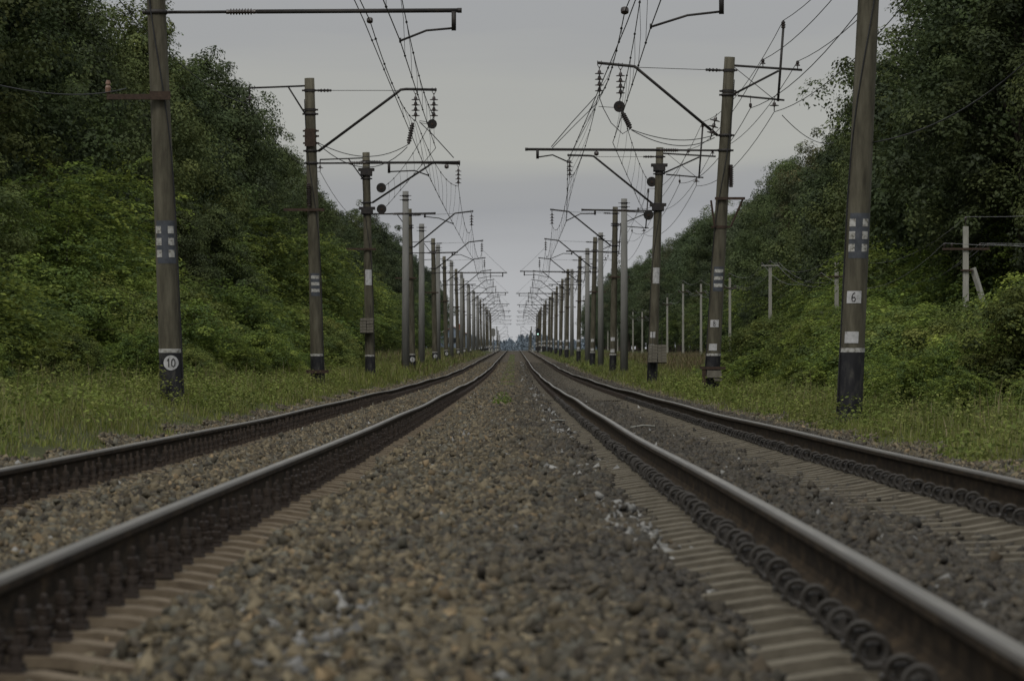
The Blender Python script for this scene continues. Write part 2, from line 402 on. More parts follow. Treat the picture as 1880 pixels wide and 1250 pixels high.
# ------------------------------------------------------------------ rails
def wob(y, k):                                          # slight unevenness of worn track
    y = np.asarray(y, float)
    amp = smooth(20, 60, y)
    return amp * .8 * (.010 * np.sin(y / 4.1 + k) + .012 * np.sin(y / 9.7 + 2.3 * k) + .010 * np.sin(y / 17. + 1.1 * k))
SEC = [(-.075, 0), (-.075, .012), (-.02, .028), (-.0095, .05), (-.0095, .125), (-.0335, .14), (-.0375, .147), (-.0375, .168), (-.033, .1765), (-.021, .1802), (.021, .1802), (.033, .1765), (.0375, .168), (.0375, .147), (.0335, .14), (.0095, .125), (.0095, .05), (.02, .028), (.075, .012), (.075, 0)]
rail_lab = {'left_outer': 'steel rail farthest to the left, beside the grass verge', 'left_inner': 'steel rail of the left track next to the central gravel strip', 'right_inner': 'steel rail of the right track next to the central gravel, with ring clips along it', 'right_outer': 'steel rail farthest to the right, beside the weedy verge'}
rys = np.concatenate([np.arange(4, 330, 1.0), np.arange(330, 1500, 6.0)])
for k, (key, rx) in enumerate(RAIL_X.items()):
    mb = MB(); n = len(SEC)
    z = railhead(rys) + wob(rys, k * 1.7) - .1805
    lat = .006 * np.sin(rys / 7 + k) + .008 * np.sin(rys / 19 + 2 * k)
    lat = lat * smooth(20, 60, rys)
    V = [(rx + lat[i] + sx, rys[i], z[i] + sz) for i in range(len(rys)) for sx, sz in SEC]
    Fq, mi = [], []
    for i in range(len(rys) - 1):
        for j in range(n):
            j2 = (j + 1) % n
            Fq.append((i * n + j, i * n + j2, (i + 1) * n + j2, (i + 1) * n + j)); mi.append(1 if j == 9 else 2 if 7 <= j <= 11 else 0)
    mb.v = V; mb.f = Fq; mb.mi = mi
    ro = mb.build('rail', [M['rail_side'], M['rail_top'], M['rail_edge']], smooth=False)
    tag(ro, rail_lab[key], 'rail', 'rails of the two tracks')
    ro.data.polygons.foreach_set('use_smooth', [7 <= m % n <= 11 for m in range(len(Fq))])

# ------------------------------------------------------------------ sleepers and fastenings
def sleeper_mesh(name, mat):
    mb = MB()
    # top height along the sleeper: seats level, waist lower, ends drooping
    st = [(-1.35, -.075, .095), (-1.22, -.035, .105), (-1.02, -.004, .11), (-.62, 0, .11), (-.45, -.03, .10), (-.2, -.042, .09), (.2, -.042, .09), (.45, -.03, .10), (.62, 0, .11), (1.02, -.004, .11), (1.22, -.035, .105), (1.35, -.075, .095)]
    vs = []; 
    for x, z, w in st:
        vs += [(x, -w - .03, -.2), (x, -w, z - .03), (x, -w + .022, z), (x, w - .022, z), (x, w, z - .03), (x, w + .03, -.2)]
    fs = []
    for i in range(len(st) - 1):
        for j in range(6):
            j2 = (j + 1) % 6
            fs.append((i * 6 + j, (i + 1) * 6 + j, (i + 1) * 6 + j2, i * 6 + j2))
    fs.append((5, 4, 3, 2, 1, 0)); fs.append(tuple((len(st) - 1) * 6 + j for j in range(6)))
    mb.add(vs, fs)
    return mb.build(name, mat)

def bolt_fastening(parent, cx, gap):
    """flat base plate with screw bolts, nuts and clips on both sides of the rail foot"""
    mb = MB()
    mb.box((cx, 0, .008), (.36, .12, .018))
    for s in (-1, 1):
        x = cx + s * .102
        mb.lathe([(.025, 0), (.025, .028), (.019, .032), (.023, .04), (.023, .05), (.018, .053), (.022, .06), (.022, .07), (.016, .073)], (x, 0, .02), seg=8)
        mb.lathe([(.024, 0), (.024, .024), (.02, .026)], (x, 0, .093), seg=6)
        mb.lathe([(.010, 0), (.010, .035), (.008, .038)], (x, 0, .119), seg=6)
        mb.box((cx + s * .075, 0, .035), (.06, .05, .018))
        x = cx + s * .158
        mb.lathe([(.028, 0), (.028, .012), (.02, .014), (.02, .03), (.023, .034), (.023, .052), (.02, .054)], (x, .0, .018), seg=7)
        mb.lathe([(.010, 0), (.010, .03)], (x, 0, .07), seg=6)
    return mb.build('fastening', M['fastener'], parent, origin=(0, 0, 0))

def clip_fastening(parent, cx, gap):
    """spring rod clips: round loops standing across the track either side of the rail foot"""
    mb = MB()
    mb.box((cx, 0, .008), (.30, .13, .018))
    for s in (-1, 1):
        x = cx + s * .128
        mb.torus((x, -.012, .052), .041, .011, (1, .18 * s, 0), (0, .12, 1), n=14, seg=6)
        mb.torus((x, .045, .042), .034, .010, (1, -.12 * s, 0), (0, -.1, 1), n=14, seg=6)
        mb.tube([(x - s * .041, -.012, .05), (x - s * .05, .02, .03), (x - s * .036, .045, .042)], .010, 6)
        mb.lathe([(.022, 0), (.022, .05), (.016, .055)], (x, .02, .016), seg=7)
        mb.box((x, .02, .026), (.11, .05, .02))
    return mb.build('fastening', M['clip'], parent)

SP = .5435
protos = {}
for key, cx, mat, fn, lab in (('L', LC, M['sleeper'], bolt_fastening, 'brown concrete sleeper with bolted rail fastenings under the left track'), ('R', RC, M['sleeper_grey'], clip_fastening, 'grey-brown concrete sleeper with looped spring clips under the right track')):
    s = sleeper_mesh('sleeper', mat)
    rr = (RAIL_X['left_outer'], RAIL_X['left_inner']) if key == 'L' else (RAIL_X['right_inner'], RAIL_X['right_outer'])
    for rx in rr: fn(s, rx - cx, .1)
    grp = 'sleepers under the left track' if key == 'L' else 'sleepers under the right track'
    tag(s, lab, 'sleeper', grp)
    k = 0; y = 7.6 if key == 'R' else 9.2
    n_ind = 150
    for i in range(n_ind):
        o = s if i == 0 else copy_tree(s)
        yy = y + SP * i
        o.location = (cx + random.uniform(-.012, .012), yy + random.uniform(-.012, .012), float(railhead(yy)) - .2 + random.uniform(-.004, .003))
        for ch in o.children: ch.rotation_euler = (random.uniform(-.14, .14), 0, 0); ch.location = (random.uniform(-.008, .008), random.uniform(-.025, .025), random.uniform(-.008, .001)); ch.scale = (1, random.uniform(.8, 1.15), random.uniform(.9, 1.08))
        sl = (float(railhead(yy + 2)) - float(railhead(yy - 2))) / 4
        o.rotation_euler = (math.atan(sl), 0, random.uniform(-.006, .006))
    protos[key] = (s, y + SP * n_ind)
# the rest of the sleepers, far off, run on as one mass per track
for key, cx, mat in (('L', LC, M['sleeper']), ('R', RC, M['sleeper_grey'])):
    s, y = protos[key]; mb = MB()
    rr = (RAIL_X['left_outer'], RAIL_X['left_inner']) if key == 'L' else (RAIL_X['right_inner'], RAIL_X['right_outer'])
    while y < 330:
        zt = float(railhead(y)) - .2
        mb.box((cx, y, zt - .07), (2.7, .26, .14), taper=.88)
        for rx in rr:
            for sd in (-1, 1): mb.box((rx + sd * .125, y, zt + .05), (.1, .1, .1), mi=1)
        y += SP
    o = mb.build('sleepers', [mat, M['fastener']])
    tag(o, 'far run of sleepers under the %s track' % ('left' if key == 'L' else 'right'), None, None, 'stuff')

# ------------------------------------------------------------------ catenary poles
def bell_string(mb, top, n=4, step=.152, r=.125, mi=0, tilt=(0, 0, -1)):
    t = Vector(tilt).normalized(); p = Vector(top)
    mb.tube([p, p + t * .1], .012, 5)
    p = p + t * .08
    for i in range(n):
        mb.lathe([(.012, 0), (.035, .015), (.048, .05), (.05, .075), (r * .8, .088), (r, .1), (r, .112), (r * .45, .118), (.02, .125), (.016, step)], p + t * (i * step), t, 10)
    e = p + t * (n * step)
    mb.tube([e, e + t * .1], .014, 5)
    return e + t * .1

def rod_insulator(mb, a, b, r=.032, R=.055, ribs=8):
    a = Vector(a); b = Vector(b); L = (b - a).length
    prof = [(r * .7, 0), (r * 1.2, .01), (r * 1.2, .05), (r, .055)]
    for i in range(ribs):
        h = .06 + (L - .12) * i / ribs; w = (L - .12) / ribs
        prof += [(r, h + w * .1), (R, h + w * .45), (R, h + w * .6), (r, h + w * .8)]
    prof += [(r, L - .055), (r * 1.2, L - .05), (r * 1.2, L - .01), (r * .7, L)]
    mb.lathe(prof, a, b - a, 9)

def clamp_ring(mb, x, z, r):
    mb.lathe([(r, -.035), (r + .02, -.035), (r + .02, .035), (r, .035)], (x, 0, z), seg=14)
    mb.box((x - r - .04, 0, z), (.08, .05, .05)); mb.box((x + r + .04, 0, z), (.08, .05, .05))

GLYPH = {'0': [[(.5, 1), (.85, .85), (.95, .5), (.85, .15), (.5, 0), (.15, .15), (.05, .5), (.15, .85), (.5, 1)]],
         '1': [[(.2, .75), (.55, 1), (.55, 0)]],
         '6': [[(.75, 1), (.35, .85), (.12, .5), (.1, .25), (.3, .02), (.7, .02), (.88, .25), (.7, .48), (.3, .46), (.12, .3)]],
         '8': [[(.5, .52), (.2, .7), (.25, .92), (.5, 1), (.75, .92), (.8, .7), (.5, .52), (.12, .3), (.2, .06), (.5, 0), (.8, .06), (.88, .3), (.5, .52)]]}
def glyphs(mb, text, cx, cz, h, w, front, thick):
    adv = w * 1.25; x0 = cx - adv * (len(text) - 1) / 2
    for i, ch in enumerate(text):
        for line in GLYPH[ch]:
            pts = [(x0 + adv * i + (u - .5) * w, front(x0 + adv * i + (u - .5) * w), cz + (v - .5) * h) for u, v in line]
            for a, b in zip(pts, pts[1:]):
                a = Vector(a); b = Vector(b); d = (b - a).normalized(); nrm = Vector((-d.z, 0, d.x)) * thick / 2
                a2, b2 = a - d * thick * .3, b + d * thick * .3
                mb.add([a2 - nrm, b2 - nrm, b2 + nrm, a2 + nrm], [(0, 1, 2, 3)])

SUPPORT = {}                                            # where each pole holds its contact and carrying wires
def make_pole(side, y, xbase, label, kind='A', lean=.25, rb=.192, rt=.14, H=8.75, mark=None, detail=1, group=None, field='arm',
              knee=(2.45, 8.5), tip=(3.45, 8.62), strings=(3.35,), bar_end=2.55, drop_x=2.3, drop_h=.16, arm=((2.75, 6.27), (3.45, 5.98)),
              strut_z=6.68, bar_z=6.36, cross=True, name='catenary_pole', extra=None, tie=True):
    """one concrete mast with everything bolted to it; local x points to the track, z = 0 at the rail heads"""
    s = 1 if side == 'L' else -1
    root = empty(name, (xbase, y, float(railhead(y))), label, 'catenary pole', group)
    ax = lambda z: -lean * (z + .4) / (H + .4)          # axis of the leaning shaft
    rad = lambda z: rb + (rt - rb) * (z + .4) / (H + .4)
    P = lambda x, z, yy=0: (s * x, yy, z)
    sg = 20 if detail else 12
    off = ax(7.0)                                       # arm lengths are measured from the leaning axis
    knee = (knee[0] + off, knee[1]); tip = (tip[0] + off, tip[1]); strings = [q + off for q in strings]
    bar_end += off; drop_x += off; arm = [(q[0] + off, q[1]) for q in arm]
    SUPPORT[root.name] = [(s * arm[1][0], arm[1][1]), (s * strings[-1], float(np.interp(strings[-1], [knee[0], tip[0]], [knee[1], tip[1]])) - .86)]
    mb = MB()
    zs = [-1.6] + list(np.linspace(-.4, H, 8))
    mb.tube([P(ax(z), z) for z in zs], [rad(z) for z in zs], sg)
    # shallow collar seams of the spun shaft
    shaft = mb.build('shaft', M['old_concrete'], root, smooth=True)
    for p in shaft.data.polygons:
        if len(p.vertices) > 4: p.use_smooth = False
    sleeve = lambda mb, z0, z1, d, a0=0, a1=2 * math.pi, n=20: _sleeve(mb, s, ax, rad, z0, z1, d, a0, a1, n)
    bb = MB(); sleeve(bb, -1.3, .84, .004); bb.build('base_band', M['black_paint'], root, smooth=True)
    if mark != 'none':
        bb = MB(); sleeve(bb, .84, .905, .006); bb.build('stripe', M['white_paint'], root, smooth=True)
    # --- track side cantilever
    th = .039
    mb = MB()
    if strut_z:
        clamp_ring(mb, s * ax(strut_z), strut_z, rad(strut_z))
        a = (ax(strut_z) + rad(strut_z) + .06, strut_z)
        k1 = (knee[0] - .12, knee[1] - .1)
        mb.tube([P(*a), P(*k1), P(*knee), P(knee[0] + .15, knee[1] + .02), P(*tip)], th, 8)
        cant = mb.build('cantilever', M['dark_steel'], root, smooth=True)
        for sx in strings:
            zt = np.interp(sx, [knee[0], tip[0]], [knee[1], tip[1]])
            mi = MB()
            mi.tube([P(sx - .05, zt + .06), P(sx - .05, zt - .05), P(sx, zt - .14)], .01, 5); mi.tube([P(sx + .05, zt + .06), P(sx + .05, zt - .05), P(sx, zt - .14)], .01, 5)
            bell_string(mi, P(sx, zt - .1)); mi.build('insulator', M['porcelain'], cant, smooth=False)
        if tie:
            tz = H - .35
            mt = MB(); a = Vector(P(ax(tz) + rad(tz), tz)); b = Vector(P(knee[0] - .05, knee[1] - .02)); d = (b - a).normalized()
            mt.tube([a, a + d * .08], .02, 6); rod_insulator(mt, a + d * .08, a + d * .48, .03, .05, 3); mt.tube([a + d * .48, b], .009, 5)
            clamp_ring(mt, s * ax(tz), tz, rad(tz)); clamp_ring(mt, s * ax(tz - .55), tz - .55, rad(tz - .55))
            mt.build('tie_rod', M['dark_steel'], root)
    # --- registration arm
    mb = MB(); z = bar_z
    clamp_ring(mb, s * ax(z), z, rad(z))
    a = ax(z) + rad(z) + .05
    mb.tube([P(a, z), P(.86, z + .005)], .026, 8); mb.tube([P(.84, z + .005), P(1.38, z + .01)], .018, 6); mb.tube([P(1.36, z + .01), P(bar_end, z + .03)], .036, 8)
    mb.tube([P(bar_end - .02, z + .03), P(bar_end + .05, z + .03)], .042, 8)
    zz = z + .02
    mb.box(P(drop_x, zz - drop_h / 2), (.075, .06, drop_h + .04))
    q = arm
    mb.tube([P(drop_x, zz - drop_h + .02), P(q[0][0], q[0][1]), P(*q[1])], .019, 7)
    mb.tube([P(q[1][0], q[1][1] + .05), P(q[1][0], q[1][1] - .03)], .02, 6)
    ra = mb.build('registration_arm', M['dark_steel'], root, smooth=True)
    mi = MB(); rod_insulator(mi, P(.86, z + .005), P(1.36, z + .01)); mi.build('insulator', M['porcelain'], ra)
    # --- field side
    if field == 'arm':
        tz = H - .22; mb = MB()
        a = ax(tz) - rad(tz)
        mb.tube([P(a, tz), P(-1.95, tz - .06)], .027, 7); mb.tube([P(-1.95, tz - .04), P(-1.95, tz - .22)], .022, 6)
        mb.tube([P(-.85, tz - .03), P(ax(tz - .8) - rad(tz - .8), tz - .8)], .024, 7)
        clamp_ring(mb, s * ax(tz - .8), tz - .8, rad(tz - .8))
        f = mb.build('feeder_bracket', M['dark_steel'], root, smooth=True)
        mi = MB(); bell_string(mi, P(-1.95, tz - .2), 1); mi.build('insulator', M['porcelain'], f)
    elif field == 'frame':
        mb = MB(); tz = H - .22
        a = ax(tz) - rad(tz)
        mb.tube([P(a + .05, tz), P(-2.42, tz - .12)], .032, 7)
        mb.tube([P(-1.92, tz + .98), P(-1.78, tz - .95)], .034, 7)
        zb = tz - .78
        mb.tube([P(ax(zb) - rad(zb) + .03, zb), P(-1.8, tz - .14)], .03, 7)
        mb.tube([P(ax(zb) - rad(zb) - .12, zb - .02), P(-1.95, zb - .14)], .027, 7)
        mb.tube([P(-.6, tz - .03), P(-1.65, zb - .1)], .010, 5)
        clamp_ring(mb, s * ax(zb), zb, rad(zb))
        f = mb.build('feeder_bracket', M['dark_steel'], root, smooth=True)
        for px, pz in ((-1.92, tz + .98), (-1.38, tz - .04), (-2.3, tz - .09)):
            mi = MB(); top = pz > tz + .5
            mi.tube([P(px, pz), P(px, pz + .1)], .013, 5)
            if top: mi.lathe([(.03, 0), (.06, .02), (.06, .05), (.035, .06), (.062, .08), (.062, .11), (.035, .12), (.055, .14), (.055, .17), (.03, .2), (.015, .22)], P(px, pz), seg=9)
            else: mi.lathe([(.07, 0), (.07, .02), (.03, .05), (.05, .07), (.04, .12), (.015, .14)], P(px, pz + .08), seg=9)
            mi.build('insulator', M['porcelain'], f)
        mi = MB(); bell_string(mi, P(-1.68, zb - .1), 1, r=.13); mi.build('insulator', M['porcelain'], f)
        mi = MB(); mi.tube([P(-1.05, zb - .02), P(-1.05, zb - .2)], .01, 5); mi.lathe([(.015, 0), (.04, .03), (.04, .1), (.015, .13)], P(-1.05, zb - .34), seg=8); mi.build('insulator', M['porcelain'], f)
    if cross:
        mb = MB(); z = 5.0; r = rad(z)
        mb.box(P(ax(z) - .25, z, -r - .03), (1.15, .06, .075)); mb.box(P(ax(z), z, r + .03), (2 * r + .3, .06, .075))
        mb.tube([P(ax(z) - r - .04, z, -r), P(ax(z) - r - .04, z, r)], .012, 5); mb.tube([P(ax(z) + r + .04, z, -r), P(ax(z) + r + .04, z, r)], .012, 5)
        mb.build('crossarm', M['rust'], root)
    if detail:
        # earthing cable stapled down the shaft
        mb = MB(); zs = np.linspace(H - .6, -.3, 26)
        an = lambda z: 1.57 - s * 1.3 * math.sin(max(z, 2.85) * .55)
        mb.tube([(s * ax(z) + (rad(z) + .018) * math.cos(an(z)), -(rad(z) + .018) * abs(math.sin(an(z))), z) for z in zs], .011, 5)
        mb.build('earth_cable', M['wire'], root)
    # --- painted marks
    front = lambda dx, z, d: -math.sqrt(max(1e-4, (rad(z) + d) ** 2 - dx * dx))
    def patch(name, z0, z1, x0, x1, mat, d, parent=root, lab=None):
        m_ = MB(); n = 7
        xs_ = [x0 + (x1 - x0) * i / n for i in range(n + 1)]
        v = [(s * ax(z) + xx, front(xx, z, d), z) for z in (z0, z1) for xx in xs_]
        m_.add(v, [(i, i + 1, n + 2 + i, n + 1 + i) for i in range(n)])
        return m_.build(name, mat, parent, smooth=True, label=lab)
    if mark == 'squares':
        z0 = 2.42; w = rad(2.6) * .97
        b_ = patch('dark_panel', z0 - .12, z0 + .58, -w * .80, w * .97, M['grey_paint'], .004)
        for i in range(3):
            for x0 in (-.145, .055): patch('white_square', z0 - .02 + i * .195, z0 + .1 + i * .195, x0, x0 + .09, M['white_paint'], .008, b_)
    elif mark == 'bars':
        b_ = patch('dark_panel', 2.55, 3.2, -.12, .14, M['grey_paint'], .004)
        for i in range(3): patch('white_bar', 2.66 + i * .19, 2.75 + i * .19, -.10, .13, M['white_paint'], .008, b_)
    elif mark == 'poster':
        patch('paint_patch', 3.6, 4.2, -.11, .135, M['plate_paint'], .006)
    if extra: extra(root, patch, front, ax, rad, s)
    return root

def _sleeve(mb, s, ax, rad, z0, z1, d, a0, a1, n):
    vs = []
    for z in (z0, z1):
        for k in range(n):
            an = 2 * math.pi * k / n
            vs.append((s * ax(z) + (rad(z) + d) * math.cos(an), (rad(z) + d) * math.sin(an), z))
    mb.add(vs, [(k, (k + 1) % n, n + (k + 1) % n, n + k) for k in range(n)])

def disc_plate(root, front, ax, rad, s, z, R, text, h, w, dx=.03):
    m_ = MB(); n = 24; f = lambda xx: front(xx, z, .01)
    c = s * ax(z)
    us = [R * math.cos(math.pi * (1 - k / n)) for k in range(n + 1)]
    hv = [math.sqrt(max(0, R * R - u * u)) for u in us]
    m_.add([(c + dx + u, front(dx + u, z, .012), z - v) for u, v in zip(us, hv)] + [(c + dx + u, front(dx + u, z, .012), z + v) for u, v in zip(us, hv)], [(k, k + 1, n + 2 + k, n + 1 + k) for k in range(n)])
    pl = m_.build('number_disc', M['plate_paint'], root)
    g_ = MB(); glyphs(g_, text, dx, z, h, w, lambda xx: front(xx, z, .018), h * .12)
    g_.v = [(a + c, b, d) for a, b, d in g_.v]
    g_.build('number', M['dark_steel'], pl)

def rect_plates(text):
    def ex(root, patch, front, ax, rad, s):
        p = patch('number_plate', 1.60, 1.79, -.135, .085, M['plate_paint'], .006)
        if text:
            g_ = MB(); glyphs(g_, text, -.035, 1.695, .135, .07, lambda xx: front(xx, 1.7, .012), .014)
            g_.v = [(a + s * ax(1.7), b, d) for a, b, d in g_.v]; g_.build('number', M['dark_steel'], p)
        patch('number_plate', .98, 1.16, -.14, .07, M['plate_paint'], .006)
    return ex
def left_disc(text, R=.135):
    def ex(root, patch, front, ax, rad, s):
        disc_plate(root, front, ax, rad, s, .60, R, text, .15, .075)
    return ex
def base_collar(root, patch, front, ax, rad, s):
    mb = MB(); r = rad(.4) + .02
    mb.box((s * ax(.4), -r - .03, .40), (.62, .06, .09)); mb.box((s * ax(.4), r + .03, .40), (.62, .06, .09))
    for k in (-1, 1): mb.tube([(s * ax(.4) + k * .26, -r - .06, .4), (s * ax(.4) + k * .26, r + .06, .4)], .015, 6)
    mb.build('base_clamp', M['rust'], root)
    # long ribbed insulator strapped along the shaft
    mi = MB(); rod_insulator(mi, (s * ax(5.2) - .1, -rad(5.2) - .06, 5.1), (s * ax(5.7) - .1, -rad(5.7) - .06, 5.75), .045, .075, 9)
    mi.build('insulator', M['porcelain'], root)
    mb = MB()
    for z in (6.9, 7.1, 7.25): clamp_ring(mb, s * ax(z), z, rad(z))
    mb.box((s * ax(7.0) - .02, -rad(7) - .05, 7.05), (.3, .05, .5)); mb.build('cable_clamp', M['rust'], root)

LX, RX = -5.6, 5.2
GL, GR = 'catenary poles of the left row', 'catenary poles of the right row'
LY = [63.0, 109.4, 149.0, 208, 266, 322, 377, 432, 487, 542, 597, 652, 707, 762, 817, 872, 930, 1230, 1330, 1460]
RY = [59.8, 101.8, 145.5, 205, 262.6, 321, 379, 436, 493, 549, 605, 660, 716, 772, 828, 884, 940, 1230, 1330, 1460]
poles = {}
def P1_extra(root, patch, front, ax, rad, s):
    disc_plate(root, front, ax, rad, s, .675, .122, '10', .13, .062, dx=.02)
    mb = MB(); z = 5.02
    mb.box((s * ax(z) - .36, -rad(z) - .05, z), (.98, .07, .09)); mb.box((s * ax(z) + .02, -rad(z) - .07, z + .02), (.34, .05, .14))
    b = mb.build('crossarm', M['rust'], root)
    mi = MB(); mi.lathe([(.02, 0), (.045, .02), (.05, .1), (.03, .14), (.045, .16), (.03, .22)], (s * ax(z) - .83, -rad(z) - .05, z + .05), seg=10); mi.build('insulator', M['brown_porcelain'], b)
poles['L0'] = make_pole('L', 63.0, LX, 'nearest pole on the left, round plate reading 10 on its black foot', kind='B', lean=.37, mark='squares', group=GL, cross=False, extra=P1_extra,
    bar_end=4.98, drop_x=4.9, drop_h=.30, arm=((4.45, 6.12), (4.02, 5.95)), bar_z=6.42)
poles['L1'] = make_pole('L', 109.4, LX, 'left pole with three white bars and a rusty collar at its black foot', lean=.25, mark='bars', group=GL, extra=base_collar,
    knee=(2.55, 8.42), tip=(3.58, 8.42), strings=(2.98, 3.5), bar_end=4.2, drop_x=2.22, drop_h=.28, arm=((2.95, 6.12), (3.35, 5.98)), bar_z=6.33)
def pulley_clamps(root, patch, front, ax, rad, s):
    for z in (8.05, 6.55):
        mb = MB(); r = rad(z)
        for yy in (-r - .04, r + .04): mb.box((s * ax(z), yy, z + .03), (.62, .05, .11)); mb.box((s * ax(z), yy, z - .10), (.45, .052, .16))
        for k in (-1, 1): mb.tube([(s * ax(z) + k * .24, -r - .09, z), (s * ax(z) + k * .24, r + .09, z)], .02, 6)
        mb.build('anchor_clamp', M['dark_steel'], root)
poles['L2'] = make_pole('L', 149.0, LX, 'left pole carrying pulley wheels and a stack of concrete weights', lean=.17, mark='poster', group=GL, extra=pulley_clamps,
    knee=(2.5, 8.32), tip=(3.62, 8.30), strings=(3.55,), bar_end=2.62, drop_x=2.25, drop_h=.14, arm=((2.8, 6.2), (3.35, 5.98)), strut_z=6.8)
poles['R0'] = make_pole('R', 59.8, RX, 'nearest pole on the right, white plate reading 6 above a blank plate', lean=.42, rb=.195, rt=.155, mark='squares', group=GR, field='frame', cross=False, extra=rect_plates('6'),
    bar_end=2.55, drop_x=2.32, drop_h=.32, arm=((2.85, 6.08), (3.42, 5.9)), bar_z=6.42)
def P2R_extra(root, patch, front, ax, rad, s):
    rect_plates('8')(root, patch, front, ax, rad, s)
    mb = MB(); r = rad(.5)
    mb.box((s * ax(.5), -r - .03, .52), (.66, .06, .07)); mb.box((s * ax(.5), r + .03, .52), (.66, .06, .07))
    mb.box((s * ax(.5) - .24, -r + .02, .3), (.1, .12, .45)); mb.build('base_clamp', M['rust'], root)
    mb = MB(); mb.box((s * ax(.5) + .02, -r - .12, .36), (.40, .14, .19), taper=.93); mb.box((s * ax(.5) + .12, -r - .11, .28), (.2, .12, .2)); mb.build('concrete_block', M['weight'], root)
    mi = MB(); bell_string(mi, (s * ax(7) + s * (rad(7) + .1), 0, 7.25), 3, .17, .14, tilt=(s * .25, 0, -1)); mi.build('insulator', M['porcelain'], root)
    mi = MB(); rod_insulator(mi, (s * ax(5.6) + .2, -.1, 5.3), (s * ax(5.6) + .2, -.1, 5.9), .045, .075, 9); mi.build('insulator', M['porcelain'], root)
    mb = MB(); z = 5.0; r = rad(z)
    mb.box((s * ax(z) + .2, -r - .03, z), (.8, .06, .07)); mb.tube([(s * ax(z) + .55, -r, z), (s * ax(z) + .22, -r, z - .75)], .03, 6); mb.tube([(s * ax(z) - .3, -r, z - .05), (s * ax(z) - .2, -r, z - .75)], .03, 6)
    clamp_ring(mb, s * ax(4.25), 4.25, rad(4.25)); mb.build('crossarm', M['rust'], root)
poles['R1'] = make_pole('R', 101.8, RX, 'right pole with three white bars and a concrete block at its foot', kind='B', lean=.5, rb=.2, mark='bars', group=GR, field='frame', cross=False, extra=P2R_extra,
    knee=(2.42, 8.5), tip=(3.4, 8.6), strings=(2.8, 3.36), bar_end=5.28, drop_x=5.0, drop_h=.22, arm=((4.6, 6.16), (4.2, 5.98)), bar_z=6.28)
def P3R_extra(root, patch, front, ax, rad, s):
    pulley_clamps(root, patch, front, ax, rad, s)
    patch('number_plate', 1.55, 1.77, -.14, .05, M['plate_paint'], .006); patch('number_plate', 1.04, 1.3, -.15, .03, M['plate_paint'], .006)
poles['R2'] = make_pole('R', 145.5, RX, 'right pole with a tall white patch, pulleys and blocks stacked at its foot', lean=.3, mark='poster', group=GR, field='frame', extra=P3R_extra, cross=False,
    knee=(2.45, 8.42), tip=(3.45, 8.46), strings=(3.36,), bar_end=2.87, drop_x=2.4, drop_h=.16, arm=((2.95, 6.24), (3.48, 5.98)), strut_z=6.62)

# the regular poles further off: two patterns per side, then copies with their parts
gen = {}
def generic(side, kind, y, label):
    g = GL if side == 'L' else GR
    kw = dict(arm=((2.75, 6.27), (3.45, 5.98)), bar_end=2.55, drop_x=2.3, drop_h=.16) if kind == 'A' else dict(bar_end=5.05, drop_x=4.8, drop_h=.26, arm=((4.0, 6.16), (3.1, 5.98)))
    ex = left_disc('1') if side == 'L' else rect_plates('')
    return make_pole(side, y, LX if side == 'L' else RX, label, kind, lean=.16, group=g, detail=0, field='arm' if side == 'L' else 'frame', extra=ex, **kw)
for side, YS in (('L', LY), ('R', RY)):
    sd = 'left' if side == 'L' else 'right'
    for i, y in enumerate(YS):
        if i < 3: continue
        kind = 'AB'[(i + 1) % 2] if side == 'L' else 'AB'[(i) % 2 == 0]
        bend = 'short' if kind == 'A' else 'long'
        if y < 1000: lab = 'old brown concrete pole with %s wire arm, %s from the camera in the %s row' % (bend, ORD[i], sd)
        else: lab = 'concrete pole beyond the crest, %s from the camera in the %s row' % (ORD[i], sd)
        key = side + kind
        if key not in gen: o = gen[key] = generic(side, kind, y, lab)
        else:
            o = copy_tree(gen[key]); o['label'] = lab; SUPPORT[o.name] = SUPPORT[gen[key].name]
        o.location = ((LX if side == 'L' else RX) + random.uniform(-.12, .12), y, float(railhead(y)))
        o.rotation_euler = (random.uniform(-.004, .004), random.uniform(-.008, .008), random.uniform(-.03, .03))
        poles[side + str(i)] = o

# new grey replacement poles standing bare among the old ones
def bare_pole(x, y, H, label):
    root = empty('concrete_pole', (x, y, float(railhead(y))), label, 'bare pole', 'new bare grey poles among the old ones')
    mb = MB(); mb.tube([(0, 0, -1.6), (0, 0, H)], [.215, .155], 18); o = mb.build('shaft', M['new_concrete'], root, smooth=True)
    for p in o.data.polygons:
        if len(p.vertices) > 4: p.use_smooth = False
    mb = MB()
    for z in (H - .22, H - .42):
        mb.lathe([(.16, -.03), (.182, -.03), (.182, .03), (.16, .03)], (0, 0, z), seg=14); mb.tube([(-.3, 0, z), (.3, 0, z)], .018, 6)
    mb.build('top_clamp', M['dark_steel'], root)
    return root
first = None
for side, lst in (('L', [(-5.6, 197, 9.25), (-5.65, 233, 8.75), (-5.62, 281, 8.7), (-5.6, 340, 8.75), (-5.6, 404, 8.8), (-5.6, 462, 8.6), (-5.6, 520, 8.6), (-5.6, 576, 8.6), (-5.6, 690, 8.5)]), ('R', [(5.6, 196.5, 8.85), (5.6, 250, 8.7), (5.6, 296, 8.8), (5.6, 376, 8.7), (5.6, 420, 8.6), (5.6, 470, 8.6), (5.6, 530, 8.6), (5.6, 590, 8.6), (5.6, 700, 8.5)])):
    for i, (x, y, H) in enumerate(lst):
        lab = 'plain new grey concrete pole, %s bare one from the camera on the %s' % (ORD[i], 'left' if side == 'L' else 'right')
        if first is None: first = bare_pole(x, y, 8.8, lab); o = first
        else: o = copy_tree(first); o['label'] = lab
        o.location = (x, y, float(railhead(y))); o.scale = (1, 1, H / 8.8)

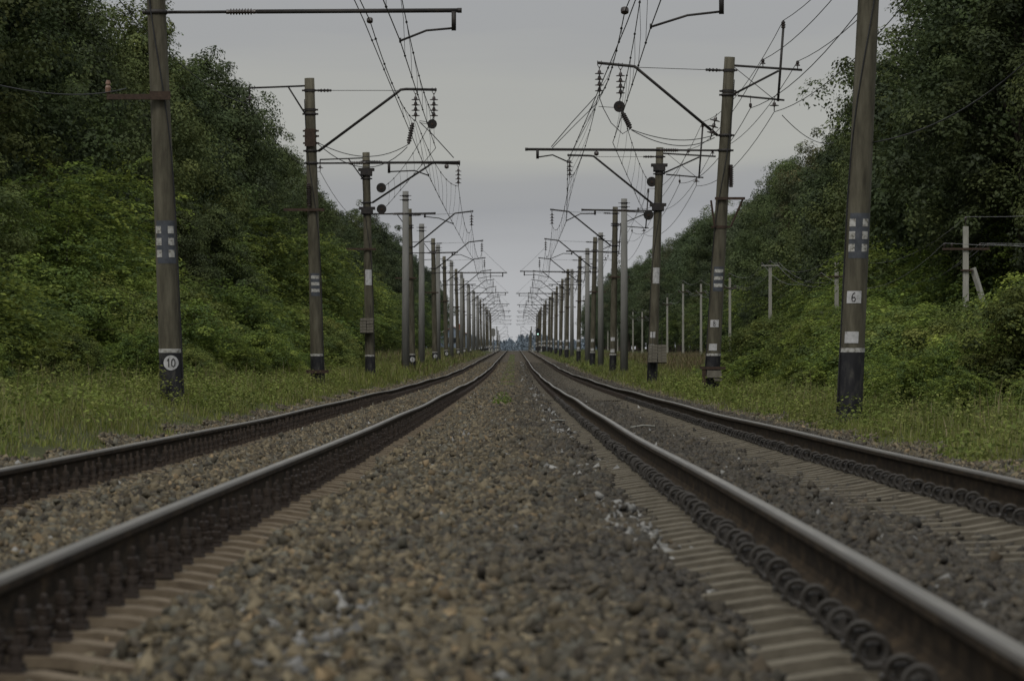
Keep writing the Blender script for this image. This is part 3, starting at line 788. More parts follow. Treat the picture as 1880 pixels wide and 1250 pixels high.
# ------------------------------------------------------------------ pulleys and counterweights (hang on the poles)
def pulley(px, py, y, label, k=1.0):
    c = W(px, py, y)
    root = empty('pulley', c, label, 'pulley', 'tensioning pulleys at the anchor poles'); root.scale = (k, k, k)
    mb = MB(); mb.lathe([(.17, -.04), (.19, -.035), (.165, -.012), (.165, .012), (.19, .035), (.17, .04)], (0, 0, 0), (0, 1, .1), 20); w = mb.build('wheel', M['dark_steel'], root)
    mb = MB(); mb.lathe([(.045, -.06), (.045, .06)], (0, 0, 0), (0, 1, .1), 10); mb.build('hub', M['rust'], root)
    return c
pu_l1 = pulley(700, 345, 149, 'upper pulley wheel beside the left anchor pole')
pu_l2 = pulley(700.5, 384, 149, 'lower pulley wheel beside the left anchor pole')
pu_r1 = pulley(1196.5, 334, 145.5, 'upper pulley wheel beside the right anchor pole')
pu_r2 = pulley(1190.5, 395, 145.5, 'lower pulley wheel beside the right anchor pole')
pu_l0 = pulley(793.5, 228, 109.4, 'wheel hanging under the insulators of the left barred pole', .72)
pu_r0 = pulley(1137, 196, 101.8, 'wheel hanging under the insulators of the right barred pole', .8)

def weights(px, py, y, cols, rows, w, h, label, dy=-.33):
    c = W(px, py, y); c.y += dy
    root = empty('counterweight', c, label, 'counterweight', 'tensioning weights at the anchor poles')
    for i in range(cols):
        for j in range(rows):
            mb = MB(); mb.box((0, 0, 0), (w * .96, .3, h * .9), taper=.97)
            o = mb.build('weight_block', M['weight'], root)
            o.location = ((i - (cols - 1) / 2) * w + random.uniform(-.008, .008), random.uniform(-.01, .01), h * (j + .5))
    mb = MB()
    for i in range(cols): mb.tube([((i - (cols - 1) / 2) * w, 0, -.1), ((i - (cols - 1) / 2) * w, 0, rows * h + .5)], .014, 6)
    mb.box((0, 0, -.02), (w * cols, .2, .03)); mb.build('rod', M['dark_steel'], root)
    return root
weights(674, 611, 149, 2, 5, .26, .115, 'block of concrete weights hung on the left anchor pole')
weights(1206, 665, 145.5, 2, 6, .35, .112, 'pale concrete weights stacked low on the right anchor pole', dy=-.4)

# ------------------------------------------------------------------ wires
def wire(name, pts, sags, r, label, group, mat='wire', n=12, cat='wire'):
    mb = MB(); line = []
    for k in range(len(pts) - 1):
        a, b = Vector(pts[k]), Vector(pts[k + 1]); sg = sags[k] if isinstance(sags, (list, tuple)) else sags
        for i in range(n if k < len(pts) - 2 else n + 1):
            t = i / n; p = a.lerp(b, t); p.z -= 4 * sg * t * (1 - t); line.append(p)
    org = line[0].copy()
    mb.tube(line, r, 5)
    o = mb.build(name, M[mat], None, origin=org, smooth=True); o.location = org
    return tag(o, label, cat, group)

def at_y(pts, sags, y):
    for k in range(len(pts) - 1):
        a, b = Vector(pts[k]), Vector(pts[k + 1])
        if a.y <= y <= b.y:
            t = (y - a.y) / (b.y - a.y); p = a.lerp(b, t); sg = sags[k] if isinstance(sags, (list, tuple)) else sags
            p.z -= 4 * sg * t * (1 - t); return p


def rh(y): return float(railhead(y))
def catenary(side, mess, cont, sag, tagname):
    """messenger and contact wire of one line with its droppers"""
    sw = 'left' if side == 'L' else 'right'
    m = wire('messenger_wire', mess, sag, .0095, 'upper carrying wire over the %s track, %s' % (sw, tagname), 'overhead line wires')
    c = wire('contact_wire', cont, .02, .0095, 'lower contact wire over the %s track, %s' % (sw, tagname), 'overhead line wires')
    for k in range(len(mess) - 1):
        a, b = mess[k][1], mess[k + 1][1]
        if a > 480: break
        for i in range(7):
            y = a + (b - a) * (i + .6) / 7.2
            p = at_y(mess, sag, y); q = at_y(cont, .02, y)
            if p is None or q is None or y < 20: continue
            mb = MB(); o_ = m.location
            mb.tube([p - o_, (p - o_).lerp(q - o_, .5) + Vector((.03, 0, 0)), q - o_], .0045, 4)
            mb.lathe([(.01, -.03), (.025, -.03), (.025, .03), (.01, .03)], p - o_, (0, 1, 0), 6); mb.lathe([(.01, -.03), (.022, -.03), (.022, .03), (.01, .03)], q - o_, (0, 1, 0), 6)
            mb.build('dropper', M['wire'], m)

def sup(side, i, which):
    r = poles[side + str(i)]; x, z = SUPPORT[r.name][which]
    return (r.location.x + x, r.location.y, r.location.z + z)
V3 = Vector
NL, NR = len(LY), len(RY)
# left: the line that ends at the pulleys, then the line that takes over from it
catenary('L', [(-1.7, -10, rh(0) + 7.5), (-2.0, 63, rh(63) + 7.42), W(797, 213, 109.4), pu_l1 + V3((.16, 0, .08))],
         [(-2.2, -10, rh(0) + 5.97), sup('L', 0, 0), W(800, 272, 109.4), pu_l2 + V3((.16, 0, .08))], [.9, .45, .25], 'ending at the pulleys')
catenary('L', [(-3.2, 16, rh(20) + 8.4), W(679, 38, 69), W(765, 224, 109.4), sup('L', 2, 1)] + [sup('L', i, 1) for i in range(3, NL)],
         [(-3.2, 16, rh(20) + 7.7), W(668, 38, 69), sup('L', 1, 0), sup('L', 2, 0)] + [sup('L', i, 0) for i in range(3, NL)], [.25, .35, .45] + [.9] * 20, 'running on to the horizon')
catenary('R', [(1.9, -10, rh(0) + 7.5), (2.1, 59.8, rh(60) + 7.42), W(1137, 183, 101.8), pu_r1 + V3((-.16, 0, .08))],
         [(1.9, -10, rh(0) + 5.95), sup('R', 0, 0), W(1125, 262, 101.8), pu_r2 + V3((-.16, 0, .08))], [.9, .45, .25], 'ending at the pulleys')
catenary('R', [(2.6, 16, rh(20) + 8.3), W(1147, 22, 64), W(1098, 176, 101.8), sup('R', 2, 1)] + [sup('R', i, 1) for i in range(3, NR)],
         [(2.6, 16, rh(20) + 7.8), W(1150, 45, 64), sup('R', 1, 0), sup('R', 2, 0)] + [sup('R', i, 0) for i in range(3, NR)], [.25, .35, .45] + [.9] * 20, 'running on to the horizon')

# strain insulators in the near spans
def strain(a, b, label):
    a = V3(a); b = V3(b); mb = MB(); rod_insulator(mb, (0, 0, 0), b - a, .04, .075, 7)
    o = mb.build('strain_insulator', M['porcelain']); o.location = a; tag(o, label, 'insulator', 'strain insulators in the overhead wires')
strain(W(758, 226, 109.4), W(750, 264, 109.2), 'slanting ribbed insulator hanging near the left barred pole')
strain(W(1142, 206, 101.8), W(1158, 236, 101.6), 'slanting ribbed insulator hanging near the right barred pole')
def knob(px, py, y, r, label):
    mb = MB(); mb.lathe([(r * .4, -r), (r, -r * .6), (r * 1.05, 0), (r, r * .6), (r * .4, r)], (0, 0, 0), (0, .5, 1), 10)
    o = mb.build('wire_insulator', M['porcelain']); o.location = W(px, py, y); tag(o, label, 'insulator', 'round insulators in the overhead wires')
knob(679, 38, 69, .055, 'round dark insulator in the wires high over the left track')
knob(1147, 20, 64, .065, 'round dark insulator in the wires high over the right track')
knob(1095, 282, 101.7, .06, 'round dark insulator under the long arm over the right track')
knob(820, 306, 109.2, .06, 'round dark insulator under the long arm over the left track')

# slack jumper cables
def cable(pts, r, label, group, mat='wire', cat='cable'):
    o_ = V3(pts[0]); mb = MB(); mb.tube([V3(p) - o_ for p in pts], r, 5)
    o = mb.build('jumper_cable', M[mat], None, smooth=True); o.location = o_; return tag(o, label, cat, group)
def sagpts(a, b, sg, n=14):
    a, b = V3(a), V3(b); out = []
    for i in range(n + 1):
        t = i / n; p = a.lerp(b, t); p.z -= 4 * sg * t * (1 - t) * (1 + .25 * (t - .5)); out.append(p)
    return out
cable(sagpts(W(583, 262, 109.4), W(752, 264, 109.2), .38), .012, 'upper slack jumper cable from the left barred pole', 'slack jumper cables')
cable(sagpts(W(583, 264, 109.3), W(748, 270, 109.1), .62), .012, 'lower slack jumper cable from the left barred pole', 'slack jumper cables')
cable(sagpts(W(1159, 238, 101.6), W(1312, 248, 101.7), .2), .012, 'upper slack jumper cable to the right barred pole', 'slack jumper cables')
cable(sagpts(W(1159, 239, 101.5), W(1312, 253, 101.6), .3), .012, 'lower slack jumper cable to the right barred pole', 'slack jumper cables')
cable([W(1100, 178, 101.8), W(1108, 200, 101.8), W(1122, 226, 101.8), W(1143, 246, 101.7), W(1158, 237, 101.6)], .011, 'jumper cable looping between the two insulator strings on the right', 'slack jumper cables')
cable([W(770, 224, 109.4), W(793, 246, 109.4), W(833, 290, 109.4)], .013, 'stay cable running down to the tip of the long left arm', 'arm stays')
cable([W(1094, 177, 101.8), W(1050, 225, 101.8), W(1012, 270, 101.8)], .012, 'upper stay cable running down to the tip of the long right arm', 'arm stays')
cable([W(1096, 190, 101.8), W(1055, 230, 101.8), W(1014, 272, 101.8)], .010, 'lower stay cable running down to the tip of the long right arm', 'arm stays')
for px0, py0, px1, py1 in ((770, 222, 793, 226), (772, 226, 796, 230)):
    cable([W(px0, py0, 109.4), W(px1, py1, 109.4)], .008, 'short tie between the insulators over the left track', 'short ties')
cable([W(1099, 196, 101.8), W(1130, 198, 101.8)], .008, 'short tie between the insulators over the right track', 'short ties')
# stays of the longer arms further off
for side, YS in (('L', LY), ('R', RY)):
    for i in range(3, 12):
        o = poles[side + str(i)]
        long_ = 'long' in o['label']
        if not long_: continue
        s = 1 if side == 'L' else -1
        a = o.location + V3((s * 3.3, 0, 7.95)); b = o.location + V3((s * 4.9, 0, 6.42))
        cable([a, a.lerp(b, .5) + V3((0, 0, -.03)), b], .008, 'thin stay from the insulators to the long arm of the %s pole, %s row' % (ORD[i], 'left' if side == 'L' else 'right'), 'arm stays')

# feeder wires on the field side of the poles
def feeder(side, lx, lz, label, sag=.75):
    s = 1 if side == 'L' else -1; YS = LY if side == 'L' else RY
    pts = [((LX if side == 'L' else RX) + s * (lx - .2), 8, rh(8) + lz)]
    for i in range(len(YS)):
        r = poles[side + str(i)]; pts.append((r.location.x + s * (lx - .0), r.location.y, r.location.z + lz))
    sg = [sag * min(1, ((b[1] - a[1]) / 52.) ** 2) for a, b in zip(pts, pts[1:])]
    wire('feeder_wire', pts, sg, .010, label, 'feeder wires beside the tracks')
feeder('L', -1.95, 8.0, 'feeder wire hung on the outer brackets of the left poles')
feeder('R', -1.92, 9.72, 'topmost feeder wire along the right poles')
feeder('R', -1.38, 8.68, 'feeder wire on the inner pin of the right brackets')
feeder('R', -2.3, 8.64, 'feeder wire on the outer pin of the right brackets')
feeder('R', -1.68, 7.3, 'feeder wire hung lowest under the right brackets')
feeder('R', -1.05, 7.4, 'feeder wire hung close to the right poles')
cable(sagpts(W(1436, 212, 101.8), W(1530, 262, 120), .25), .011, 'cable leaving the right barred pole towards the trees', 'cables leaving sideways')
cable(sagpts(W(1601, 262, 59.8), W(1890, 108, 50), .22), .010, 'cable sagging from the nearest right pole past the dark trees', 'cables leaving sideways')
cable(sagpts(W(-10, 155, 55), W(231, 163, 63), .12), .009, 'cable reaching the brown insulator of the nearest left pole', 'cables leaving sideways')

# ------------------------------------------------------------------ telegraph line along the right hand wood
TX = 19.0
tel = [(1773, 162.0, 5.15), (1536, 226.7, 5.2), (1414, 285.6, 6.15), (1340, 339, 6.25), (1287, 391.7, 6.6), (1254, 433.5, 7.3), (1225, 478.5, 6.4), (1179, 572.4, 5.5), (1162, 617, 5.9), (1134, 709, 6.2), (1116, 783, 6.6), (1091, 917, 6.4), (1075, 1030, 6.4)]
tel_pts = []
for i, (px, y, top) in enumerate(tel):
    base = W(px, 640, y); gz = float(ground(base.x, y)); zt = CAMH + top
    lab = {0: 'pale concrete telegraph post with a leaning brace, among the right hand bushes', 1: 'pale telegraph post half hidden behind the nearest right pole', 2: 'tall pale telegraph post with a flat crossarm, before the dark wood'}.get(i, 'slim pale telegraph post, %s in the line receding along the right hand wood' % ORD[i])
    root = empty('telegraph_post', (base.x, y, gz), lab, 'telegraph post', 'telegraph posts along the right hand wood')
    h = zt - gz; mb = MB(); w = .27 if i < 3 else .24
    mb.box((0, 0, h / 2 - .3), (w, w * .8, h + .6), taper=.82); mb.build('shaft', M['post_concrete'], root)
    arm_z = h - .95 if i in (0, 1) else h + .02 if i == 2 else h - .9
    mb = MB(); aw = 2.0 if i < 2 else 1.35 if i == 2 else 1.1
    mb.box((.0, -.13, arm_z), (aw, .07, .09)); arm_o = mb.build('crossarm', M['rust'] if i != 2 else M['post_concrete'], root)
    if i < 9:
        for px_ in ((-.46 * aw, -.3 * aw, .3 * aw, .46 * aw) if i < 2 else (-.45 * aw, .45 * aw)):
            mi = MB(); mi.tube([(px_, -.13, arm_z), (px_, -.13, arm_z + .14)], .012, 5); mi.lathe([(.05, 0), (.055, .05), (.035, .06), (.055, .08), (.035, .15)], (px_, -.13, arm_z + .1), seg=8); mi.build('insulator', M['porcelain'], arm_o)
        mi = MB(); mi.tube([(0, 0, h - .05), (0, 0, h + .3)], .016, 5); mi.lathe([(.055, 0), (.06, .06), (.035, .07), (.06, .09), (.035, .17)], (0, 0, h + .25), seg=8); mi.build('top_insulator', M['porcelain'], root)
    if i == 0:
        mb = MB(); mb.tube([(.3, 0, h - 1.75), (1.75, .0, .0)], .13, 4); mb.build('brace', M['post_concrete'], root)
        mb = MB(); mb.box((.05, 0, h - 1.85), (.5, .36, .06)); mb.build('strap', M['rust'], root)
    if i == 1:
        mb = MB(); mb.box((-.5, -.14, arm_z - 1.0 - 1.1), (.9, .06, .05)); mb.build('lower_arm', M['post_concrete'], root)
    tel_pts.append((base.x, y, gz, arm_z, h, aw))
def tel_line(dx, on_top, label, sag):
    pts = [(26.0 + dx * 1.3, 60, CAMH + 5.6 + (.6 if on_top else 0)), ]
    for x, y, gz, az, h, aw in tel_pts: pts.append((x + dx * aw, y - .13, gz + (h + .4 if on_top else az + .24)))
    sg = [sag * ((b[1] - a[1]) / 52) ** 2 if b[1] - a[1] < 75 else sag * 1.5 for a, b in zip(pts, pts[1:])]
    wire('telegraph_wire', pts, sg, .011, label, 'telegraph wires along the right hand wood', 'pale_wire')
tel_line(0, True, 'top telegraph wire running from post to post', .75)
tel_line(-.46, False, 'telegraph wire on the track side end of the crossarms', .9)
tel_line(.46, False, 'telegraph wire on the wood side end of the crossarms', .8)
tel_line(.30, False, 'telegraph wire on the inner pin of the crossarms', 1.0)

# ------------------------------------------------------------------ signals, crossing, hut
def signal(px, y, py_top, lit, label):
    base = W(px, 640, y); gz = float(ground(base.x, y)); top = CAMH + (640 - py_top) / F * y
    root = empty('signal', (base.x, y, gz), label, 'signal', 'track signals at the crest')
    h = top - gz; mb = MB(); mb.tube([(0, 0, -.2), (0, 0, h - .2)], .075, 8); mb.box((0, 0, .1), (.4, .4, .5)); mb.build('mast', M['dark_steel'] if lit else M['new_concrete'], root)
    mb = MB(); R, hh = .40, .75; n = 24; ring = []
    for k in range(n):
        an = 2 * math.pi * k / n; ring.append((R * math.cos(an), R * math.sin(an) + (hh - R) * (1 if math.sin(an) > 0 else -1)))
    c = h - .75
    vs = [(u, -.05, c + v) for u, v in ring] + [(u, .05, c + v) for u, v in ring]
    mb.add(vs, [tuple(range(n - 1, -1, -1)), tuple(range(n, 2 * n))] + [(k, (k + 1) % n, n + (k + 1) % n, n + k) for k in range(n)])
    bd = mb.build('signal_head', M['black_paint'] if lit else M['new_concrete'], root)
    for dz in ((.32, 0, -.32) if lit else (.2, -.2)):
        mb = MB(); s_ = -1 if lit else 1
        mb.lathe([(.13, 0), (.14, .02), (.14, .25), (.13, .25)], (0, s_ * .05, c + dz), (0, s_, 0), 12); mb.build('lamp_hood', M['black_paint'] if lit else M['new_concrete'], bd)
    if lit:
        mb = MB(); mb.lathe([(.15, 0), (.12, .02), (.02, .05)], (0, -.31, c - .32), (0, -1, 0), 14); mb.build('lit_lamp', M['lamp'], bd)
    mb = MB()
    for k in range(10): mb.box((0, .2, .4 + k * .3), (.34, .02, .025))
    for sx in (-.17, .17): mb.tube([(sx, .2, .1), (sx, .2, h - 1.0)], .014, 5)
    mb.build('ladder', M['dark_steel'], root)
signal(987.5, 700, 602.5, True, 'signal on the right with a black head showing a pale green lamp')
signal(905.5, 690, 602.5, False, 'grey signal on the left seen from behind')

yc = 740.0
mb = MB()
for x0, x1 in ((-7.5, -3.2), (-2.95, -1.62), (-1.37, .97), (1.23, 2.58), (2.84, 8)):
    mb.box(((x0 + x1) / 2, yc, float(railhead(yc)) - .10), (x1 - x0, 6, .19))
tag(mb.build('level_crossing_road', M['new_concrete']), kind='structure')
fp = None
for i, (px, yy) in enumerate(((898.5, 725), (903, 732), (910, 728), (914, 736), (978, 728), (994, 732), (997, 726), (1001, 733))):
    b_ = W(px, 640, yy); gz = float(ground(b_.x, yy))
    lab = 'short white guard post at the level crossing on the %s' % ('left' if i < 4 else 'right')
    if fp is None:
        fp = empty('guard_post', (0, 0, 0), lab, 'guard post', 'x')
        mb = MB(); mb.box((0, 0, .6), (.24, .24, 1.2), taper=.9); mb.build('shaft', M['white_paint'], fp); mb = MB(); mb.box((0, 0, .75), (.235, .235, .2)); mb.box((0, 0, .75), (.242, .242, .16)); mb.build('black_band', M['black_paint'], fp); o = fp
    else: o = copy_tree(fp)
    o['label'] = lab; o['group'] = 'guard posts on the %s of the crossing' % ('left' if i < 4 else 'right'); o.location = (b_.x, yy, gz)
b_ = W(998, 640, 735); gz = float(ground(b_.x, 735))
root = empty('crossing_barrier', (b_.x + 1.2, 735, gz), 'raised white barrier beam beside the right hand poles at the crossing', 'barrier')
mb = MB(); mb.box((0, 0, .5), (.35, .35, 1.0)); mb.build('pedestal', M['grey_paint'], root)
mb = MB(); mb.tube([(.2, 0, .95), (-2.4, 0, 2.0)], [.09, .05], 6); mb.build('beam', M['white_paint'], root)

hy = 690.0; hb = W(833, 640, hy); gz = float(ground(hb.x, hy))
root = empty('crossing_hut', (hb.x, hy, gz), 'small blue hut with a red gable roof behind the left poles', 'hut')
mb = MB(); wv, dv, hv = 4.6, 5.0, 2.75
mb.box((0, 0, hv / 2 - .2), (wv, dv, hv + .4))
mb.add([(-wv / 2, -dv / 2, hv), (wv / 2, -dv / 2, hv), (0, -dv / 2, hv + 1.25), (-wv / 2, dv / 2, hv), (wv / 2, dv / 2, hv), (0, dv / 2, hv + 1.25)], [(0, 1, 2), (4, 3, 5)])
mb.build('wall', M['blue_wall'], root)
mb = MB()
for s in (-1, 1):
    a = [(0, hv + 1.3), (s * (wv / 2 + .35), hv - .12)]
    v = [(x, yy, z + t) for yy in (-dv / 2 - .3, dv / 2 + .3) for t in (0, .1) for x, z in a]
    mb.add(v, [(0, 1, 3, 2), (4, 6, 7, 5), (2, 3, 7, 6), (0, 4, 5, 1), (1, 5, 7, 3), (0, 2, 6, 4)])
rf = mb.build('roof', M['red_roof'], root); mb = MB(); mb.box((.9, .6, hv + 1.3), (.45, .45, 1.0)); mb.build('chimney', M['red_roof'], rf)
for x in (-1.2, .2):
    mb = MB(); mb.box((x, -dv / 2 - .01, 1.6), (.9, .06, 1.1)); f_ = mb.build('window', M['white_paint'], root); mb = MB(); mb.box((x, -dv / 2 - .03, 1.6), (.74, .05, .94)); mb.build('pane', M['glass'], f_)
mb = MB(); mb.box((1.5, -dv / 2 - .02, 1.0), (.85, .06, 2.0)); mb.build('door', M['wood'], root)

# ------------------------------------------------------------------ vegetation
def leaves(cent, nrm, L, Wd, col):
    """rhombic leaves: centres, directions, lengths"""
    n = len(cent)
    d = RNG.normal(size=(n, 3)); d -= nrm * (d * nrm).sum(1)[:, None]; d /= np.linalg.norm(d, axis=1)[:, None] + 1e-9
    w = np.cross(nrm, d)
    L = L[:, None]; Wd = Wd[:, None]
    V = np.stack([cent - d * L * .5, cent + w * Wd * .5 - d * L * .06 + nrm * L * .08, cent + d * L * .5, cent - w * Wd * .5 - d * L * .06 + nrm * L * .08], 1)
    f = np.arange(n * 4).reshape(n, 4)
    return V.reshape(-1, 3), f, np.repeat(col, 4, 0)

def unit(v): return v / (np.linalg.norm(v, axis=1)[:, None] + 1e-9)

def crown_pts(H, R, base, lobes, clumps, rng, pear=.35):
    """clump centres of an irregular crown from z = base to H with outward directions"""
    h = H - base
    lc = []
    for k in range(lobes):
        t = (k + .5) / lobes
        a = k * 2.4 + rng.uniform(-.4, .4)
        z = base + h * (.12 + .76 * t)
        prof = math.sin(math.pi * min(1, (t * .86 + .12)) ** (1 - pear * .5))
        rr = R * .62 * prof * rng.uniform(.55, 1.15)
        lc.append((rr * math.cos(a), rr * math.sin(a), z, R * rng.uniform(.34, .58) * (.62 + .5 * prof)))
    lc.append((rng.uniform(-.15, .15) * R, rng.uniform(-.15, .15) * R, base + h * .88, R * .27)); lc.append((rng.uniform(-.2, .2) * R, rng.uniform(-.2, .2) * R, base + h * .99, R * .15))
    lc = np.array(lc)
    w = lc[:, 3] ** 2; w /= w.sum()
    pick = rng.choice(len(lc), clumps, p=w)
    d = unit(rng.normal(size=(clumps, 3)) + np.array([0, 0, .25]))
    rad = lc[pick, 3] * rng.uniform(.55, 1.08, clumps) ** .7
    p = lc[pick, :3] + d * rad[:, None] * np.array([1, 1, .82])
    return p, d

def broadleaf(seed, H, R, base, lobes, clumps, per, leaf, pal, cr=(.5, 1.0)):
    rng = np.random.default_rng(seed)
    p, d = crown_pts(H, R, base, lobes, clumps, rng)
    n = clumps * per
    c = np.repeat(p, per, 0); dd = np.repeat(d, per, 0)
    r = np.repeat(rng.uniform(*cr, clumps), per)
    off = rng.normal(size=(n, 3)); off[:, 2] += .35; off = unit(off) * (rng.random(n) ** .3 * r)[:, None] * np.array([1, 1, .72])
    cen = c + off
    nr = unit(dd * .35 + off / r[:, None] * .9 + np.array([0, 0, .55]) + rng.normal(size=(n, 3)) * .36)
    pal = np.array(pal)
    cc = pal[rng.choice(len(pal), clumps)] * rng.uniform(.72, 1.25, (clumps, 1))
    col = np.repeat(cc, per, 0) * rng.uniform(.78, 1.25, (n, 1))
    L = leaf * rng.uniform(.7, 1.35, n)
    return leaves(cen, nr, L, L * .62, col), p

def locust(seed, H, R, base, lobes, fronds, pal, leaf=.075, flen=(.7, 1.4)):
    """feathery pinnate sprays that arch outwards and droop"""
    rng = np.random.default_rng(seed)
    p, d = crown_pts(H, R, base, lobes, fronds, rng)
    m = 26
    t = np.linspace(.08, 1, m)[None, :, None]
    L = rng.uniform(*flen, fronds)[:, None, None]
    dh = unit(d * np.array([1, 1, .3]) + rng.normal(size=(fronds, 3)) * .35)[:, None, :]
    axis = p[:, None, :] + dh * L * t + np.array([0, 0, 1]) * L * (.30 * t - .62 * t * t)
    side = np.cross(dh, np.array([0, 0, 1.0])); side /= np.linalg.norm(side, axis=2)[:, :, None] + 1e-9
    sg = np.where(np.arange(m) % 2 == 0, 1, -1)[None, :, None]
    taper = (1.05 - t * .55)
    cen = axis + side * sg * .085 * taper * L ** .5 + rng.normal(size=(fronds, m, 3)) * .03
    cen = cen.reshape(-1, 3); n = len(cen)
    nr = unit(np.array([0, 0, 1.0]) + rng.normal(size=(n, 3)) * .38 + np.repeat(d, m, 0) * .25)
    pal = np.array(pal)
    cc = pal[rng.choice(len(pal), fronds)] * rng.uniform(.75, 1.25, (fronds, 1))
    col = np.repeat(cc, m, 0) * rng.uniform(.85, 1.18, (n, 1))
    Lf = leaf * rng.uniform(.8, 1.5, n) * 1.5
    return leaves(cen, nr, Lf, Lf * .62, col), p

def trunk_mesh(name, H, base, r0, tips, rng_seed, stems=1):
    rng = random.Random(rng_seed); mb = MB()
    for s in range(stems):
        ox, oy = (rng.uniform(-.25, .25), rng.uniform(-.25, .25)) if stems > 1 else (0, 0)
        bend = (rng.uniform(-.6, .6), rng.uniform(-.6, .6))
        pts = [(ox + bend[0] * t * t, oy + bend[1] * t * t, -.3 + (H * .86 + .3) * t) for t in (0, .12, .3, .5, .75, 1)]
        mb.tube(pts, [r0 * 1.25, r0, r0 * .8, r0 * .6, r0 * .34, r0 * .1], 8)
    for p in tips[:: max(1, len(tips) // 14)][:14]:
        z0 = max(base * .9, min(p[2] - .25 * H * rng.uniform(.3, .7), H * .8)); z0 = max(z0, .2)
        a = Vector((0, 0, z0)); b = Vector(p); mid = a.lerp(b, .55); mid.z -= .12 * (b - a).length * -.4
        mb.tube([a, mid, b], [r0 * .35, r0 * .22, r0 * .06], 5)
    me_o = mb.build(name, M['bark']); me = me_o.data
    bpy.data.objects.remove(me_o); return me

PAL_DARK = [(.050, .066, .026), (.058, .078, .029), (.044, .058, .026), (.070, .088, .032), (.052, .066, .034)]
PAL_MID = [(.064, .082, .028), (.074, .094, .031), (.055, .072, .027), (.084, .100, .033)]
PAL_LOC = [(.116, .158, .034), (.136, .18, .038), (.092, .132, .035), (.158, .195, .042), (.078, .112, .038)]
PAL_BUSH = [(.104, .130, .034), (.086, .112, .032), (.124, .150, .038), (.070, .094, .032), (.15, .168, .046)]
PAL_BRN = [(.074, .070, .033), (.066, .068, .031), (.09, .078, .034), (.062, .072, .032)]

species = {}
def add_species(key, geo, p, H, base, r0, mat, seed, stems=1):
    v, f, c = geo
    cm = np_mesh('crown', v, f, c, mat); tm = trunk_mesh('trunk', H, base, r0, p, seed, stems)
    species.setdefault(key, []).append((cm, tm, H))
for i in range(5):
    H = 15 + i * .5; g_, p = broadleaf(100 + i, H, 4.2 + .25 * (i % 3), 2.0, 17, 340, 140, .155, [PAL_DARK, PAL_DARK, PAL_MID, PAL_DARK, PAL_MID][i]); add_species('oak', g_, p, H, 3.0, .26, M['oak'], i)
for i in range(2):
    H = 14.5; g_, p = broadleaf(140 + i, H, 3.6, 2.0, 14, 320, 130, .15, PAL_BRN); add_species('brown', g_, p, H, 3.0, .22, M['oak'], 40 + i)
for i in range(4):
    H = 6.2 + .5 * i; g_, p = locust(200 + i, H, 2.5, .5, 8, 760, PAL_LOC); add_species('locust', g_, p, H, 1.0, .09, M['locust'], 60 + i, 2)
for i in range(4):
    H = 2.3; g_, p = broadleaf(300 + i, H, 1.55, .0, 8, 250, 90, .066, [PAL_BUSH, PAL_BUSH, PAL_LOC, PAL_BUSH][i], (.16, .36)); add_species('bush', g_, p, H, .2, .035, M['bush'], 80 + i, 3)
for i in range(2):
    H = 2.4; g_, p = locust(330 + i, H, 1.35, .1, 8, 420, PAL_LOC, .055, (.45, .9)); add_species('shoots', g_, p, H, .2, .03, M['locust'], 90 + i, 3)

cnt = {}
def plant(kind, x, y, H, label, cat, group, wide=1.0, dz=-.1):
    cm, tm, h0 = random.choice(species[kind])
    names = {'oak': 'broadleaf_tree', 'brown': 'broadleaf_tree', 'locust': 'locust_tree', 'bush': 'bush', 'shoots': 'bush'}
    root = empty(names[kind], (x, y, float(ground(x, y)) + dz), label, cat, group)
    k = H / h0; root.scale = (k * wide, k * wide, k); root.rotation_euler = (random.uniform(-.05, .05), random.uniform(-.05, .05), random.uniform(0, 6.283))
    a = bpy.data.objects.new('foliage' if kind in ('bush', 'shoots') else 'crown', cm); link(a, root)
    b = bpy.data.objects.new('stem' if kind in ('bush', 'shoots') else 'trunk', tm); link(b, root)
    return root

